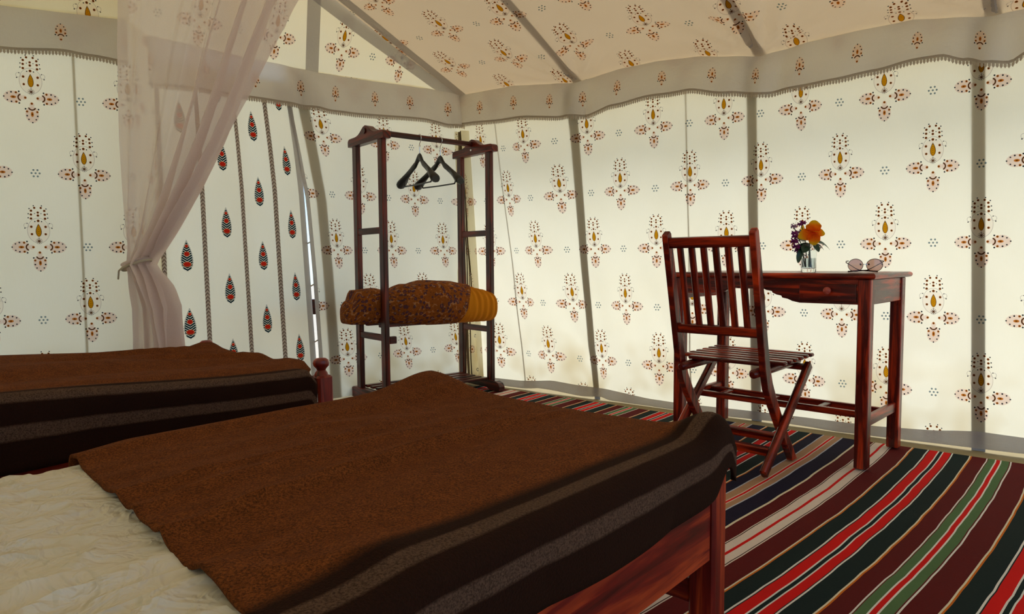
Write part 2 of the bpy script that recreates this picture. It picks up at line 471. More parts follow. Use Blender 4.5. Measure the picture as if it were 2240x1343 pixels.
# ------------------------------------------------------------------ mesh helpers
class MB:
    def __init__(s): s.v, s.f, s.uv, s.col = [], [], [], []
    def add(s, vs, fs, uvs, cols=None):
        o = len(s.v)
        s.v += [tuple(p) for p in vs]
        for i, f in enumerate(fs):
            s.f.append(tuple(k + o for k in f)); s.uv.append(uvs[i])
            s.col.append(cols[i] if cols else None)
        return s
    def build(s, name, mat, parent=None, smooth=True, sharp=35):
        me = bpy.data.meshes.new(name)
        me.from_pydata(s.v, [], s.f)
        uvl = me.uv_layers.new(name='UVMap')
        flat = [c for f in s.uv for p in f for c in p]
        uvl.data.foreach_set('uv', flat)
        if s.col and s.col[0] is not None:
            at = me.color_attributes.new('stripe', 'FLOAT_COLOR', 'CORNER')
            at.data.foreach_set('color', [c for f, cc in zip(s.f, s.col) for _ in f for c in cc])
        if smooth:
            me.polygons.foreach_set('use_smooth', [True] * len(me.polygons))
            me.update()
            me.set_sharp_from_angle(angle=math.radians(sharp))
        me.materials.append(M[mat] if isinstance(mat, str) else mat)
        me.update()
        o = bpy.data.objects.new(name, me)
        COL.objects.link(o)
        if parent is not None: o.parent = parent
        return o
    def beam(s, p0, p1, w, h, side, b=0.003):
        """chamfered bar: w across `side`, h across the other way"""
        p0, p1 = V(p0), V(p1)
        ax = (p1 - p0); L = ax.length; ax.normalize()
        sd = V(side); sd = (sd - ax * sd.dot(ax)).normalized()
        up = ax.cross(sd)
        def ring(t, i):
            a, c = w/2 - i, h/2 - i
            q = [(a - b, c), (a, c - b), (a, -c + b), (a - b, -c), (-a + b, -c), (-a, -c + b), (-a, c - b), (-a + b, c)]
            return [p0 + ax * t + sd * x + up * y for x, y in q]
        rings = [ring(0, b), ring(b, 0), ring(L - b, 0), ring(L, b)]
        ts = [0, b, L - b, L]
        per = [0.0, .7*b, h, h + .7*b, h + w, h + w + .7*b, 2*h + w, 2*h + w + .7*b, 2*h + 2*w]
        o = random.uniform(0, 5)
        vs = [p for r in rings for p in r]; fs, uvs = [], []
        for k in range(3):
            for i in range(8):
                j = (i + 1) % 8
                fs.append((k*8 + i, k*8 + j, k*8 + 8 + j, k*8 + 8 + i))
                uvs.append(((ts[k] + o, per[i]), (ts[k] + o, per[i + 1]), (ts[k + 1] + o, per[i + 1]), (ts[k + 1] + o, per[i])))
        e0, e1 = tuple(range(7, -1, -1)), tuple(range(24, 32))
        for e in (e0, e1):
            fs.append(e); uvs.append(tuple((o + 0.03 * math.cos(i), 0.03 * math.sin(i)) for i in range(8)))
        return s.add(vs, fs, uvs)
    def tube(s, pts, r, seg=10, closed=False, caps=True):
        pts = [V(p) for p in pts]; n = len(pts)
        rr = r if isinstance(r, (list, tuple)) else [r] * n
        tans = []
        for i in range(n):
            a = pts[(i - 1) % n] if (closed or i > 0) else pts[i]
            c = pts[(i + 1) % n] if (closed or i < n - 1) else pts[i]
            tans.append((c - a).normalized())
        ref = V((0, 0, 1)) if abs(tans[0].z) < 0.9 else V((1, 0, 0))
        nm = (ref - tans[0] * ref.dot(tans[0])).normalized()
        vs, L = [], [0.0]
        for i in range(n):
            if i: L.append(L[-1] + (pts[i] - pts[i - 1]).length)
            nm = (nm - tans[i] * nm.dot(tans[i])).normalized()
            bi = tans[i].cross(nm)
            for k in range(seg):
                a = 2 * math.pi * k / seg
                vs.append(pts[i] + (nm * math.cos(a) + bi * math.sin(a)) * rr[i])
        fs, uvs = [], []
        m = n if closed else n - 1
        for i in range(m):
            j = (i + 1) % n
            for k in range(seg):
                l = (k + 1) % seg
                fs.append((i*seg + k, i*seg + l, j*seg + l, j*seg + k))
                v0, v1 = k / seg * 6.28 * rr[i], (k + 1) / seg * 6.28 * rr[i]
                u0 = L[i]; u1 = L[j] if j else L[-1] + 0.01
                uvs.append(((u0, v0), (u0, v1), (u1, v1), (u1, v0)))
        if caps and not closed:
            fs.append(tuple(range(seg - 1, -1, -1))); uvs.append(tuple((0, 0) for _ in range(seg)))
            fs.append(tuple(range((n - 1)*seg, n*seg))); uvs.append(tuple((0, 0) for _ in range(seg)))
        return s.add(vs, fs, uvs)
    def lathe(s, prof, seg=20, c=(0, 0, 0), ax=None):
        """prof: (r, h) pairs revolved about local z (or axis matrix ax)"""
        c = V(c); vs, fs, uvs = [], [], []
        n = len(prof)
        for r, h in prof:
            for k in range(seg):
                a = 2 * math.pi * k / seg
                p = V((max(r, 1e-5) * math.cos(a), max(r, 1e-5) * math.sin(a), h))
                if ax is not None: p = ax @ p
                vs.append(c + p)
        for i in range(n - 1):
            for k in range(seg):
                l = (k + 1) % seg
                fs.append((i*seg + k, i*seg + l, (i + 1)*seg + l, (i + 1)*seg + k))
                uvs.append(((prof[i][1], k/seg*.15), (prof[i][1], (k + 1)/seg*.15), (prof[i + 1][1], (k + 1)/seg*.15), (prof[i + 1][1], k/seg*.15)))
        return s.add(vs, fs, uvs)
    def prism(s, outline, fn, t0, t1, swap=False):
        """outline: 2-D polygon (ccw); fn(x, y, t) -> point; extruded from t0 to t1"""
        n = len(outline); o = random.uniform(0, 5)
        vs = [V(fn(x, y, t0)) for x, y in outline] + [V(fn(x, y, t1)) for x, y in outline]
        fs = [tuple(range(n - 1, -1, -1)), tuple(range(n, 2*n))]
        uvs = [tuple((outline[i][0] + o, outline[i][1]) for i in range(n - 1, -1, -1)), tuple((x + o, y) for x, y in outline)]
        for i in range(n):
            j = (i + 1) % n
            fs.append((i, j, n + j, n + i))
            (xa, ya), (xb, yb) = outline[i], outline[j]
            uvs.append(((xa + o, ya + t0), (xb + o, yb + t0), (xb + o, yb + t1), (xa + o, ya + t1)))
        if swap: uvs = [tuple((q, p) for p, q in f) for f in uvs]
        return s.add(vs, fs, uvs)
    def grid(s, fn, nu, nv, thick=None):
        """fn(a, b) -> (point, (u, v)) for a, b in 0..1"""
        P = [[fn(i / nu, j / nv) for j in range(nv + 1)] for i in range(nu + 1)]
        vs = [V(P[i][j][0]) for i in range(nu + 1) for j in range(nv + 1)]
        fs, uvs = [], []
        w = nv + 1
        for i in range(nu):
            for j in range(nv):
                fs.append((i*w + j, (i + 1)*w + j, (i + 1)*w + j + 1, i*w + j + 1))
                uvs.append((P[i][j][1], P[i + 1][j][1], P[i + 1][j + 1][1], P[i][j + 1][1]))
        return s.add(vs, fs, uvs)

def prop(o, label=None, cat=None, group=None, kind=None):
    if label: o['label'] = label
    if cat: o['category'] = cat
    if group: o['group'] = group
    if kind: o['kind'] = kind
    return o
def thing(name, loc, rz, label, cat, group=None):
    o = bpy.data.objects.new(name, None)
    o.empty_display_size = 0.1
    COL.objects.link(o)
    o.location = loc; o.rotation_euler = (0, 0, rz)
    return prop(o, label, cat, group)
def solid(o, t, off=0.0):
    md = o.modifiers.new('thickness', 'SOLIDIFY'); md.thickness = t; md.offset = off
    return o
def bev(o, w=0.002, seg=2):
    md = o.modifiers.new('bevel', 'BEVEL'); md.width = w; md.segments = seg; md.limit_method = 'ANGLE'; md.angle_limit = math.radians(40)
    return o
def interp(tab, x):
    if x <= tab[0][0]: return tab[0][1]
    for (a, b), (c, d) in zip(tab, tab[1:]):
        if x <= c:
            t = (x - a) / (c - a)
            return b + (d - b) * t
    return tab[-1][1]
def smooth_interp(tab, x):
    if x <= tab[0][0]: return tab[0][1]
    for (a, b), (c, d) in zip(tab, tab[1:]):
        if x <= c:
            t = (x - a) / (c - a); t = t * t * (3 - 2 * t)
            return b + (d - b) * t
    return tab[-1][1]
def nz(x, y, z=0.0): return noise.noise(V((x, y, z)))
def sst(a, b, x):
    t = min(1, max(0, (x - a) / (b - a)))
    return t * t * (3 - 2 * t)

# ------------------------------------------------------------------ tent plan (metres; camera stands over the origin)
RC = V((-0.33, 4.55, 0)); RD = (V((1.943, 2.80, 0)) - RC).normalized()      # right wall: corner, direction
RN = V((RD.y, -RD.x, 0))                                                     # its inward normal
LD = (V((-1.70, 3.40, 0)) - RC).normalized()                                 # left wall direction
LN = V((-LD.y, LD.x, 0))
KC = V((-1.768, 3.13, 0)); KD = (V((-2.15, 2.96, 0)) - KC).normalized()      # the wall beyond the door
KN = V((-KD.y, KD.x, 0))
if RN.y > 0: RN = -RN
if LN.y > 0: LN = -LN
if KN.y > 0: KN = -KN
R_LEN, K_LEN = 5.1, 3.0
R_EAVE = [(-0.1, 1.885), (0.0, 1.88), (0.446, 1.874), (0.911, 1.818), (1.177, 1.845), (1.398, 1.849), (1.635, 1.83), (1.952, 1.774), (2.164, 1.797),
          (2.373, 1.806), (2.584, 1.808), (2.867, 1.762), (3.3, 1.79), (3.8, 1.76), (4.3, 1.79), (5.2, 1.77)]
R_HEM = [(-0.05, 1.69), (0.468, 1.675), (0.84, 1.634), (0.994, 1.622), (1.16, 1.649), (1.374, 1.671), (1.574, 1.667), (1.798, 1.621), (1.976, 1.59),
         (2.06, 1.598), (2.288, 1.603), (2.445, 1.618), (2.593, 1.635), (2.687, 1.632), (2.778, 1.603), (2.844, 1.577), (2.917, 1.571), (2.98, 1.6),
         (3.3, 1.62), (3.8, 1.575), (4.3, 1.62), (5.2, 1.58)]
L_EAVE = [(0, 1.883), (0.239, 1.887), (0.779, 1.865), (1.048, 1.864), (1.272, 1.871), (1.84, 1.893)]
L_HEM = [(0.0, 1.679), (0.159, 1.676), (0.296, 1.69), (0.799, 1.659), (1.024, 1.662), (1.367, 1.669), (1.618, 1.67), (1.84, 1.66)]
K_HEM = [(-0.05, 1.70), (0.09, 1.71), (0.204, 1.72), (0.422, 1.71), (1.0, 1.69), (3.2, 1.71)]
# cloth columns of the right wall: lattice index c -> metres along the wall at z = 1.2, and its drift below
C_U = [(-2.0, -0.02), (-1.5, 0.04), (-0.5, 0.40), (0, 0.555), (0.5, 0.791), (1, 1.0), (1.5, 1.182), (2, 1.39), (2.5, 1.591), (3, 1.775), (3.5, 1.954), (4, 2.145),
       (4.5, 2.309), (5, 2.488), (5.5, 2.670), (6, 2.838), (12.2, 5.1)]
C_SH = [(-2, 0.0), (-1.5, 0.06), (-0.5, 0.15), (0.5, 0.14), (1, 0.073), (1.5, 0.05), (2, 0.033), (12, 0.03)]
def r_wrinkle(u, z):
    w = 0.008 * math.sin(u * 9.0 + 1.3 * nz(u * 2, z * 1.5)) + 0.014 * nz(u * 2.2, z * 0.9, 3.1) + 0.007 * nz(u * 9 + 2 * z, z * 2.0, 1.7) + 0.010 * max(0, 1 - 5 * abs(nz(u * 3.1 + z * 1.2, z * 1.1, 9.2))) * (1 - z / 2.2)
    for p in (0.93, 1.92, 2.84):
        d = abs(u - p)
        w += 0.006 * math.exp(-(d / 0.28) ** 2) * math.sin(26 * (u - p) * (0.6 + 0.3 * z))
    return w * min(1, max(0.15, z * 3))
def r_wall(c, z, off=0.0):
    u = interp(C_U, c) + interp(C_SH, c) * (1.2 - z)
    return RC + RD * u + RN * (r_wrinkle(u, z) + off) + V((0, 0, z)), u

# floor and outside
mb = MB()
mb.grid(lambda a, b: ((RC + RD * (a * 5.2 - 0.1) + RN * (b * 4.7 - 0.25) + LD * 0.0 + RD * (-2.6 * b)), (a * 5, b * 5)), 8, 8)
FLOOR = mb.build('floor', 'ground', smooth=False); prop(FLOOR, 'khaki groundsheet under the rug, bare along the canvas wall', None, None, 'structure')
mb = MB()
mb.grid(lambda a, b: (V((-26 + 52 * a, -26 + 52 * b, -0.03 + 0.02 * nz(a * 60, b * 60))), (a * 40, b * 40)), 60, 60)
prop(mb.build('ground', 'sand'), 'pale sand outside the tent', None, None, 'structure')

# right wall
WALL_BOT = [(0, 0.012), (0.34, 0.008), (0.45, 0.024), (0.56, 0.022), (0.75, 0.010), (0.86, 0.014), (0.97, 0.022), (1.05, 0.006), (1.5, 0.004), (1.8, 0.006), (2.02, 0.012), (2.3, 0.004), (2.86, 0.014), (3.02, 0.018), (5.2, 0.01)]
def rw(a, b):
    c = -1.75 + a * 13.9
    u12 = interp(C_U, c)
    z0, z1 = interp(WALL_BOT, u12), interp(R_EAVE, u12) + 0.01
    z = z0 + (z1 - z0) * b
    p, u = r_wall(c, z)
    return p, (c * LAT_A, z - 1.510)
WR = MB().grid(rw, 170, 56).build('wall_right', 'wall')
prop(WR, 'block-printed cream canvas wall behind the desk', None, None, 'structure')
for c, wd in ((0.80, 0.052), (3.38, 0.052), (5.97, 0.052), (8.6, 0.052)):
    MB().grid(lambda a, b: (r_wall(c + (a - 0.5) * wd / 0.37, 0.0 + 1.80 * b, -0.0035)[0], (a * wd, b * 1.8)), 3, 30).build('strap', 'strap', WR)
for c in (-0.62, 2.46, 7.4):
    MB().grid(lambda a, b: (r_wall(c + (a - 0.5) * 0.007 / 0.37, 0.01 + 1.78 * b, -0.003)[0], (a * .01, b * 1.8)), 1, 40).build('seam', 'strap_roof', WR)
# grey mud skirt sewn along the foot of the wall
SK_TOP = [(0, 0.05), (0.33, 0.055), (0.56, 0.08), (0.73, 0.072), (1.0, 0.07), (1.31, 0.045), (1.5, 0.042), (2.0, 0.05), (2.45, 0.052), (2.67, 0.065), (2.83, 0.085), (3.02, 0.08), (5.2, 0.07)]
def skirt(a, b):
    c = -1.75 + a * 13.9
    u12 = interp(C_U, c); z0, z1 = interp(WALL_BOT, u12), interp(SK_TOP, u12)
    z = z0 + (z1 - z0) * b
    p, u = r_wall(c, z, 0.006 + 0.006 * (1 - b) + 0.003 * nz(u12 * 14, b * 3))
    return p, (u12, z)
prop(MB().grid(skirt, 170, 5).build('baseboard_right', 'skirt'), 'grey mud skirt along the foot of the right canvas wall', None, None, 'structure')

# left wall (corner to the doorway)
def l_shear(u, z): return u + (0.06 * (z - 0.9) if z > 0.9 else 0.15 * (z - 0.9))
L_END = 1.08
L_GAP = [(0.0, 0.016), (0.3, 0.024), (0.75, 0.024), (1.15, 0.014), (1.30, 0.0), (1.75, -0.03)]
D_R = [(0.0, 1.03), (0.267, 1.041), (1.198, 1.085), (1.423, 1.108), (1.669, 1.14), (1.80, 1.16)]
def l_wall(u, z, off=0.0):
    uu = max(-0.02, l_shear(u, z)) if u > 0.05 else u
    k = sst(0.70, 1.02, u)
    uu = uu * (1 - k) + (u - L_END + interp(D_R, z) - interp(L_GAP, z)) * k
    w = 0.010 * nz(uu * 2.4 + 7, z * 0.8) + 0.004 * math.sin(uu * 11 + nz(uu, z) * 2)
    return RC + LD * uu + LN * (w * min(1, uu * 4 + 0.1) + off) + V((0, 0, z))
def lw(a, b):
    u = a * L_END
    z1 = interp(L_EAVE, u) + 0.01
    z = 0.012 + (z1 - 0.012) * b
    return l_wall(u, z), ((u - 0.53) / 0.38 * LAT_A, z - 1.515)
WL = MB().grid(lw, 56, 50).build('wall_left', 'wall')
prop(WL, 'block-printed cream canvas wall behind the clothes rack', None, None, 'structure')
MB().grid(lambda a, b: (l_wall(0.985 + (a - 0.5) * 0.062, 0.01 + 1.82 * b, -0.0035), (a * .06, b * 1.8)), 3, 24).build('strap', 'strap', WL)
MB().grid(lambda a, b: (l_wall(L_END - 0.022 + a * 0.024, 0.012 + 1.74 * b, 0.004), (a * .03, b * 1.8)), 2, 24).build('edging', 'edging', WL)
# wall beyond the doorway, with the return that joins them
def kw(a, b):
    u = -0.06 + a * K_LEN
    z = 0.012 + (1.90 - 0.012) * b
    w = 0.008 * nz(u * 3 + 2, z * 0.7) + 0.003 * math.sin(u * 16 + z)
    return KC + KD * u + KN * w + V((0, 0, z)), ((u - 0.325) / 0.365 * LAT_A, z - 1.520)
WK = MB().grid(kw, 70, 50).build('wall_side', 'wall')
prop(WK, 'block-printed cream canvas wall left of the sheer curtain', None, None, 'structure')
for us in (0.165, 0.9):
    MB().grid(lambda a, b: (V(kw((us + 0.06 + (a - 0.5) * 0.010) / K_LEN, b)[0]) - KN * 0.003, (a * .01, b * 1.8)), 1, 30).build('seam', 'strap_roof', WK)
E0, E1 = RC + LD * 1.80 - LN * 0.045, KC - KD * 0.06
MB().grid(lambda a, b: (E0.lerp(E1, a) + V((0, 0, 0.012 + 1.88 * b)), (a * 0.3 + 0.9, b * 1.88 - 1.52)), 4, 20).build('return_panel', 'wall', WK)
# walls behind the camera: back wall, and the front end left open between two side panels
KE = KC + KD * (K_LEN - 0.06)
BR = KE + RD * 6.0
RE = RC + RD * R_LEN
def plainwall(name, a0, a1, label, uo=0.0, lo=0.012, hi=1.9):
    L = (a1 - a0).length
    w = MB().grid(lambda a, b: (a0.lerp(a1, a) + V((0, 0, lo + (hi - lo) * b)), (a * L + uo, lo + (hi - lo) * b - 1.52)), int(L * 12), 24).build(name, 'canvas')
    return prop(w, label, None, None, 'structure')
plainwall('wall_back', KE, BR, 'block-printed canvas wall behind the camera')
FD = (BR - RE)
plainwall('wall_front', RE, RE + FD * 0.06, 'canvas wall panel beside the open tent entrance')
plainwall('wall_entrance', RE + FD * 0.92, BR, 'canvas panel on the far side of the open tent entrance')

# ceiling
T_IN, RIDGE = 0.385, 2.25
def roof_z(u, i):
    e = interp(R_EAVE, u)
    k = max(0, 1 - max(0, i) / 1.2)
    return 1.83 + (e - 1.83) * k + T_IN * i
def roof(a, b):
    u = -0.02 + a * 5.15; i = -0.01 + b * RIDGE
    z = roof_z(u, i)
    g = 0.0
    for p in (0.91, 1.95, 2.865, 3.8):
        d = u - p
        fan = math.atan2(d, i + 0.03)
        g += 0.019 * math.exp(-(d / 0.42) ** 2) * math.exp(-i / 0.7) * math.cos(fan * 15 + 0.8 * p) * min(1, i * 6)
    g += 0.012 * nz(u * 1.4, i * 1.6, 5.0) * min(1, i * 4)
    uc = interp([(0, 0.0), (0.4, 1), (0.89, 2), (1.304, 3), (1.725, 4), (2.1, 5), (2.5, 6), (5.2, 12.75)], u) if False else (u - 0.415) / 0.425
    p = RC + RD * u + RN * i
    return V((p.x, p.y, z + g)), (uc * LAT_A, i * 1.075 + 0.03)
CE = MB().grid(roof, 190, 90).build('ceiling', 'roof')
prop(CE, 'block-printed canvas roof sloping up from the valance', None, None, 'structure')
def roofpt(u, i, up):
    (p, _) = roof((u + 0.02) / 5.15, (i + 0.01) / RIDGE)
    return p + V((0, 0, up))
for (ue, ut) in ((0.91, 0.905), (1.945, 1.86), (2.862, 2.80), (3.8, 3.8)):
    MB().grid(lambda a, b: (roofpt(ue + (ut - ue) * b * 2.6 + (a - 0.5) * 0.058, b * 2.2, 0.004), (a * .06, b * 2.2)), 3, 90).build('strap', 'strap_roof', CE)
MB().grid(lambda a, b: (roofpt(0.0 + a * 0.065, b * 2.2, -0.003), (a * .06, b * 2.2)), 3, 40).build('hip_band', 'edging', CE)
def back_roof(a, b):
    u = -2.8 + a * 7.9; i = RIDGE + b * 2.3
    p = RC + RD * u + RN * i
    return V((p.x, p.y, 1.83 + T_IN * RIDGE - T_IN * (i - RIDGE))), (u, i)
MB().grid(back_roof, 40, 12).build('back_slope', 'canvas', CE)
def left_ext(a, b):      # the slope over the wall beyond the hip, behind the gable
    u = -2.8 + a * 2.78; i = 0.9 + b * (RIDGE - 0.9)
    p = RC + RD * u + RN * i
    return V((p.x, p.y, 1.83 + T_IN * i + 0.002)), (u, i)
# gable end over the left wall
def gable(a, b):
    u = a * 4.4
    top = 0.178 * min(u, 4.5 - u)
    i = top * b
    z = interp(L_EAVE, u) + 2.12 * i
    w = 0.006 * nz(u * 3, i * 4, 9)
    p = RC + LD * u + LN * (i + w)
    return V((p.x, p.y, z)), ((u - 0.86) / 0.38 * LAT_A, (z - 1.90) - 0.10)
GA = MB().grid(gable, 90, 16).build('trim_gable', 'wall')
prop(GA, 'pale printed canvas gable triangle above the left valance', None, None, 'structure')
def gpt(u, i):
    p = RC + LD * u + LN * (i + 0.006)
    return V((p.x, p.y, interp(L_EAVE, u) + 2.12 * i))
MB().grid(lambda a, b: (gpt(1.02 + (a - 0.5) * 0.075 + 0.05 * b, 0.17 * b), (a * .07, b * .4)), 2, 10).build('strap', 'edging', GA)
MB().grid(lambda a, b: (gpt(0.02 + 2.1 * b, max(0.0, 0.178 * (0.02 + 2.1 * b) - 0.034 * a)), (a * .06, b * 2)), 2, 40).build('hip_band', 'edging', GA)
def gable2(a, b):
    u = -0.06 + a * K_LEN; i = 0.26 * b
    p = KC + KD * u + KN * i
    return V((p.x, p.y, 1.885 + 2.1 * i)), ((u - 0.10) / 0.365 * LAT_A, 2.3 * i + 0.05)
prop(MB().grid(gable2, 30, 8).build('trim_eave', 'wall'), 'printed canvas rising above the valance left of the curtain', None, None, 'structure')
# outer fly
def fly(a, b):
    u = -0.55 + a * 6.0; i = -0.55 + b * (RIDGE + 0.55)
    p = RC + RD * u + RN * i
    return V((p.x, p.y, 2.02 + T_IN * i)), (u, i)
FL = MB().grid(fly, 24, 12).build('roof_fly', 'fly')
prop(FL, 'outer canvas fly stretched above the roof', None, None, 'structure')
MB().grid(lambda a, b: ((lambda p: V((p.x, p.y, 2.02 + T_IN * RIDGE - T_IN * 2.8 * b)))(RC + RD * (-3.6 + a * 9.05) + RN * (RIDGE + 2.8 * b)), (a * 9, b * 3)), 24, 8).build('fly_back', 'fly', FL)
MB().grid(lambda a, b: ((lambda p: V((p.x, p.y, 2.02 + T_IN * min(b * RIDGE, RIDGE) * 1.0)))(RC + RD * (-0.55 - 0.57 * b * RIDGE + a * 0.57 * b * RIDGE) + RN * (b * RIDGE)), (a * 3, b * 3)), 8, 12).build('fly_side', 'fly', FL)

# valances with their picot fringe
def valance(name, origin, D, N, eave, hem, u0, u1, uvs, label, poles):
    def pt(u, b, extra=0.0):
        z1, z0 = interp(eave, u), smooth_interp(hem, u)
        z = z1 + (z0 - z1) * b
        w = 0.028 + 0.012 * b + 0.010 * b * math.sin(u * 12 + 2 * nz(u * 2, 4)) + 0.008 * nz(u * 7, b * 2, 2)
        for p in poles:
            d = u - p
            w += 0.020 * b * math.exp(-(d / 0.05) ** 2) - 0.014 * b * math.exp(-((d - 0.07) / 0.05) ** 2) + 0.006 * math.sin(d * 40 + b * 3) * math.exp(-(d / 0.22) ** 2)
        return origin + D * u + N * (w + extra) + V((0, 0, z))
    n = int((u1 - u0) * 60)
    o = MB().grid(lambda a, b: (pt(u0 + (u1 - u0) * a, b), (uvs(u0 + (u1 - u0) * a), 0.093 - 0.186 * b)), n, 12).build(name, 'valance')
    prop(o, label, None, None, 'structure')
    m = MB()
    step = 0.0125
    k = int((u1 - u0) / step)
    m.grid(lambda a, b: (pt(u0 + (u1 - u0) * a, 1.0, 0.002) + V((0, 0, 0.009 - 0.012 * b)), (a * 5, b * .02)), n, 1)
    for j in range(k):                     # little tufts
        u = u0 + (j + 0.5) * step
        a_, b_, c_ = pt(u - 0.0052, 1, 0.002), pt(u + 0.0052, 1, 0.002), pt(u, 1, 0.003)
        dz = V((0, 0, -0.003)); tip = c_ + V((0, 0, -0.019 - 0.003 * random.random()))
        mid = V((0, 0, -0.013))
        m.add([a_ + dz, b_ + dz, b_ + mid, tip, a_ + mid], [(0, 1, 2, 3, 4)], [((0, 0), (.01, 0), (.01, .01), (.005, .02), (0, .01))])
    f = m.build('fringe', 'fringe', o, smooth=False)
    f['kind'] = 'stuff'
    return o
valance('trim_1', RC, RD, RN, R_EAVE, R_HEM, 0.0, 5.1, lambda u: (interp([(0.198, 0), (0.459, 1), (0.736, 2), (0.954, 3), (1.18, 4), (1.439, 5), (1.716, 6), (1.93, 7), (2.13, 8), (2.374, 9), (2.602, 10), (2.821, 11), (5.2, 21)], u) + (0 if u > 0.198 else (u - 0.198) * 4)) * 0.26,
        'grey-cream valance with small printed sprigs above the desk wall', (0.90, 1.96, 2.86, 3.8))
valance('trim_2', RC, LD, LN, L_EAVE, L_HEM, 0.0, 1.86, lambda u: interp([(-0.13, -1), (0.12, 0), (0.403, 1), (0.648, 2), (0.897, 3), (1.095, 4), (1.9, 7.2)], u) * 0.26,
        'grey-cream valance with small printed sprigs above the clothes rack', (0.06, 1.03))
valance('trim_3', KC, KD, KN, [(-0.1, 1.889), (3, 1.889)], K_HEM, -0.05, K_LEN - 0.1, lambda u: (u - 0.20) / 0.25 * 0.26,
        'grey-cream valance left of the sheer curtain', ())

# corner: loose wall flap with lacing cord and eyelets
def flap(a, b):
    z = 0.03 + 1.62 * b
    u = 0.035 + 0.11 * (1 - b) + (a - 0.5) * 0.13 * (1.15 - 0.4 * b)
    fold = 0.030 + 0.018 * math.sin(a * 9.0 + b * 2.0) + 0.01 * (1 - b)
    return RC + RD * u + RN * fold + V((0, 0, z)), (a * 0.13 * 2.8 - 0.06, z - 1.51)
FP = MB().grid(flap, 14, 40).build('corner_flap', 'wall', WR)
MB().grid(lambda a, b: (flap(0.16 + a * 0.10, b)[0] + RN * 0.003, (a * .02, b * 1.6)), 2, 40).build('seam_tape', 'khaki', FP)
for k, (a0, a1) in enumerate(((0.30, 0.34), (0.40, 0.40), (0.52, 0.46))):
    MB().tube([flap(a0 + (a1 - a0) * (1 - t / 24), t / 24)[0] + RN * (0.008 + 0.004 * math.sin(t * 0.9 + k)) for t in range(6 if k else 0, 25)], 0.0035, 6).build('cord', 'cord_dark' if k != 1 else 'cord', FP)
for z in (0.10, 0.32, 0.72):
    b = (z - 0.03) / 1.62
    c = flap(0.62, b)[0] + RN * 0.006
    q = RN.to_track_quat('Z', 'Y').to_matrix()
    MB().tube([c + q @ V((0.009 * math.cos(t), 0.009 * math.sin(t), 0)) for t in [2 * math.pi * i / 14 for i in range(14)]], 0.003, 6, closed=True).build('eyelet', 'chrome', FP)

# door flap with braids, and the outside glimpsed past its edge
D_R = [(0.0, 1.03), (0.267, 1.041), (1.198, 1.085), (1.423, 1.108), (1.669, 1.14), (1.80, 1.16)]
D_COL = [(0, 3.45), (0.085, 3.0), (0.24, 2.0), (0.43, 1.0), (0.63, 0.0), (0.76, -0.62)]
def door_pt(s, z, off=0.0):
    """s: metres from the free edge"""
    r = interp(D_R, z)
    u = r + s * (1.835 - r) / 0.76
    w = -0.012 + 0.020 * math.sin(s * 14 + 0.6) * (0.3 + 0.7 * math.exp(-((s - 0.25) / 0.2) ** 2)) + 0.008 * nz(s * 5, z * 0.8, 4)
    return RC + LD * u + LN * (w + off) + V((0, 0, z))
def dr(a, b):
    s, z = a * 0.76, 0.02 + 1.76 * b
    return door_pt(s, z), (interp(D_COL, s) * 0.2, z - 0.84)
DO = MB().grid(dr, 70, 44).build('door_1', 'door')
prop(DO, 'cream canvas door flap with braided stripes and small red and green sprigs', None, None, 'structure')
MB().grid(lambda a, b: (door_pt(-0.004 + a * 0.034, 0.02 + 1.72 * b, 0.004), (a * .03, b * 1.7)), 2, 40).build('edging', 'edging', DO)
def braid_mat():
    nt = NT('braided_trim')
    ux, uy, uvv = nt.uv()
    z = ((uy * 330.0) + ((ux - 0.011).abs() * 420.0)).sin()
    col = nt.mix(z.gt(0.1), rgb(206, 192, 178), rgb(140, 122, 112))
    return nt.done(nt.cloth(col, None, 0.25, nt.bump(z, 0.6, 0.003)))
M['braid'] = braid_mat()
for s in (0.165, 0.335, 0.545, 0.735):
    MB().grid(lambda a, b: (door_pt(s - 0.011 + a * 0.022, 0.02 + 1.70 * b, 0.005 + 0.003 * math.sin(a * math.pi)), (a * .022, b * 1.7)), 4, 60).build('braid', 'braid', DO)
for z in (0.36, 0.68, 0.92):
    a_, b_ = door_pt(0.01, z, 0.0), l_wall(L_END, z)
    MB().tube([a_, a_.lerp(b_, 0.5) + V((0, 0, -0.008)), b_], 0.004, 6).build('tie', 'cord', DO)
PO = thing('post', (-1.35, 4.05, -0.02), 0.3, 'dark wooden post outside, glimpsed through the gap beside the door flap', 'post')
MB().beam((0, 0, 0), (0, 0, 0.62), 0.07, 0.07, (1, 0, 0)).build('upright', 'wood_dark', PO)
MB().beam((-0.3, 0, 0.56), (0.3, 0, 0.56), 0.05, 0.09, (0, 1, 0)).build('cross_bar', 'wood_dark', PO)

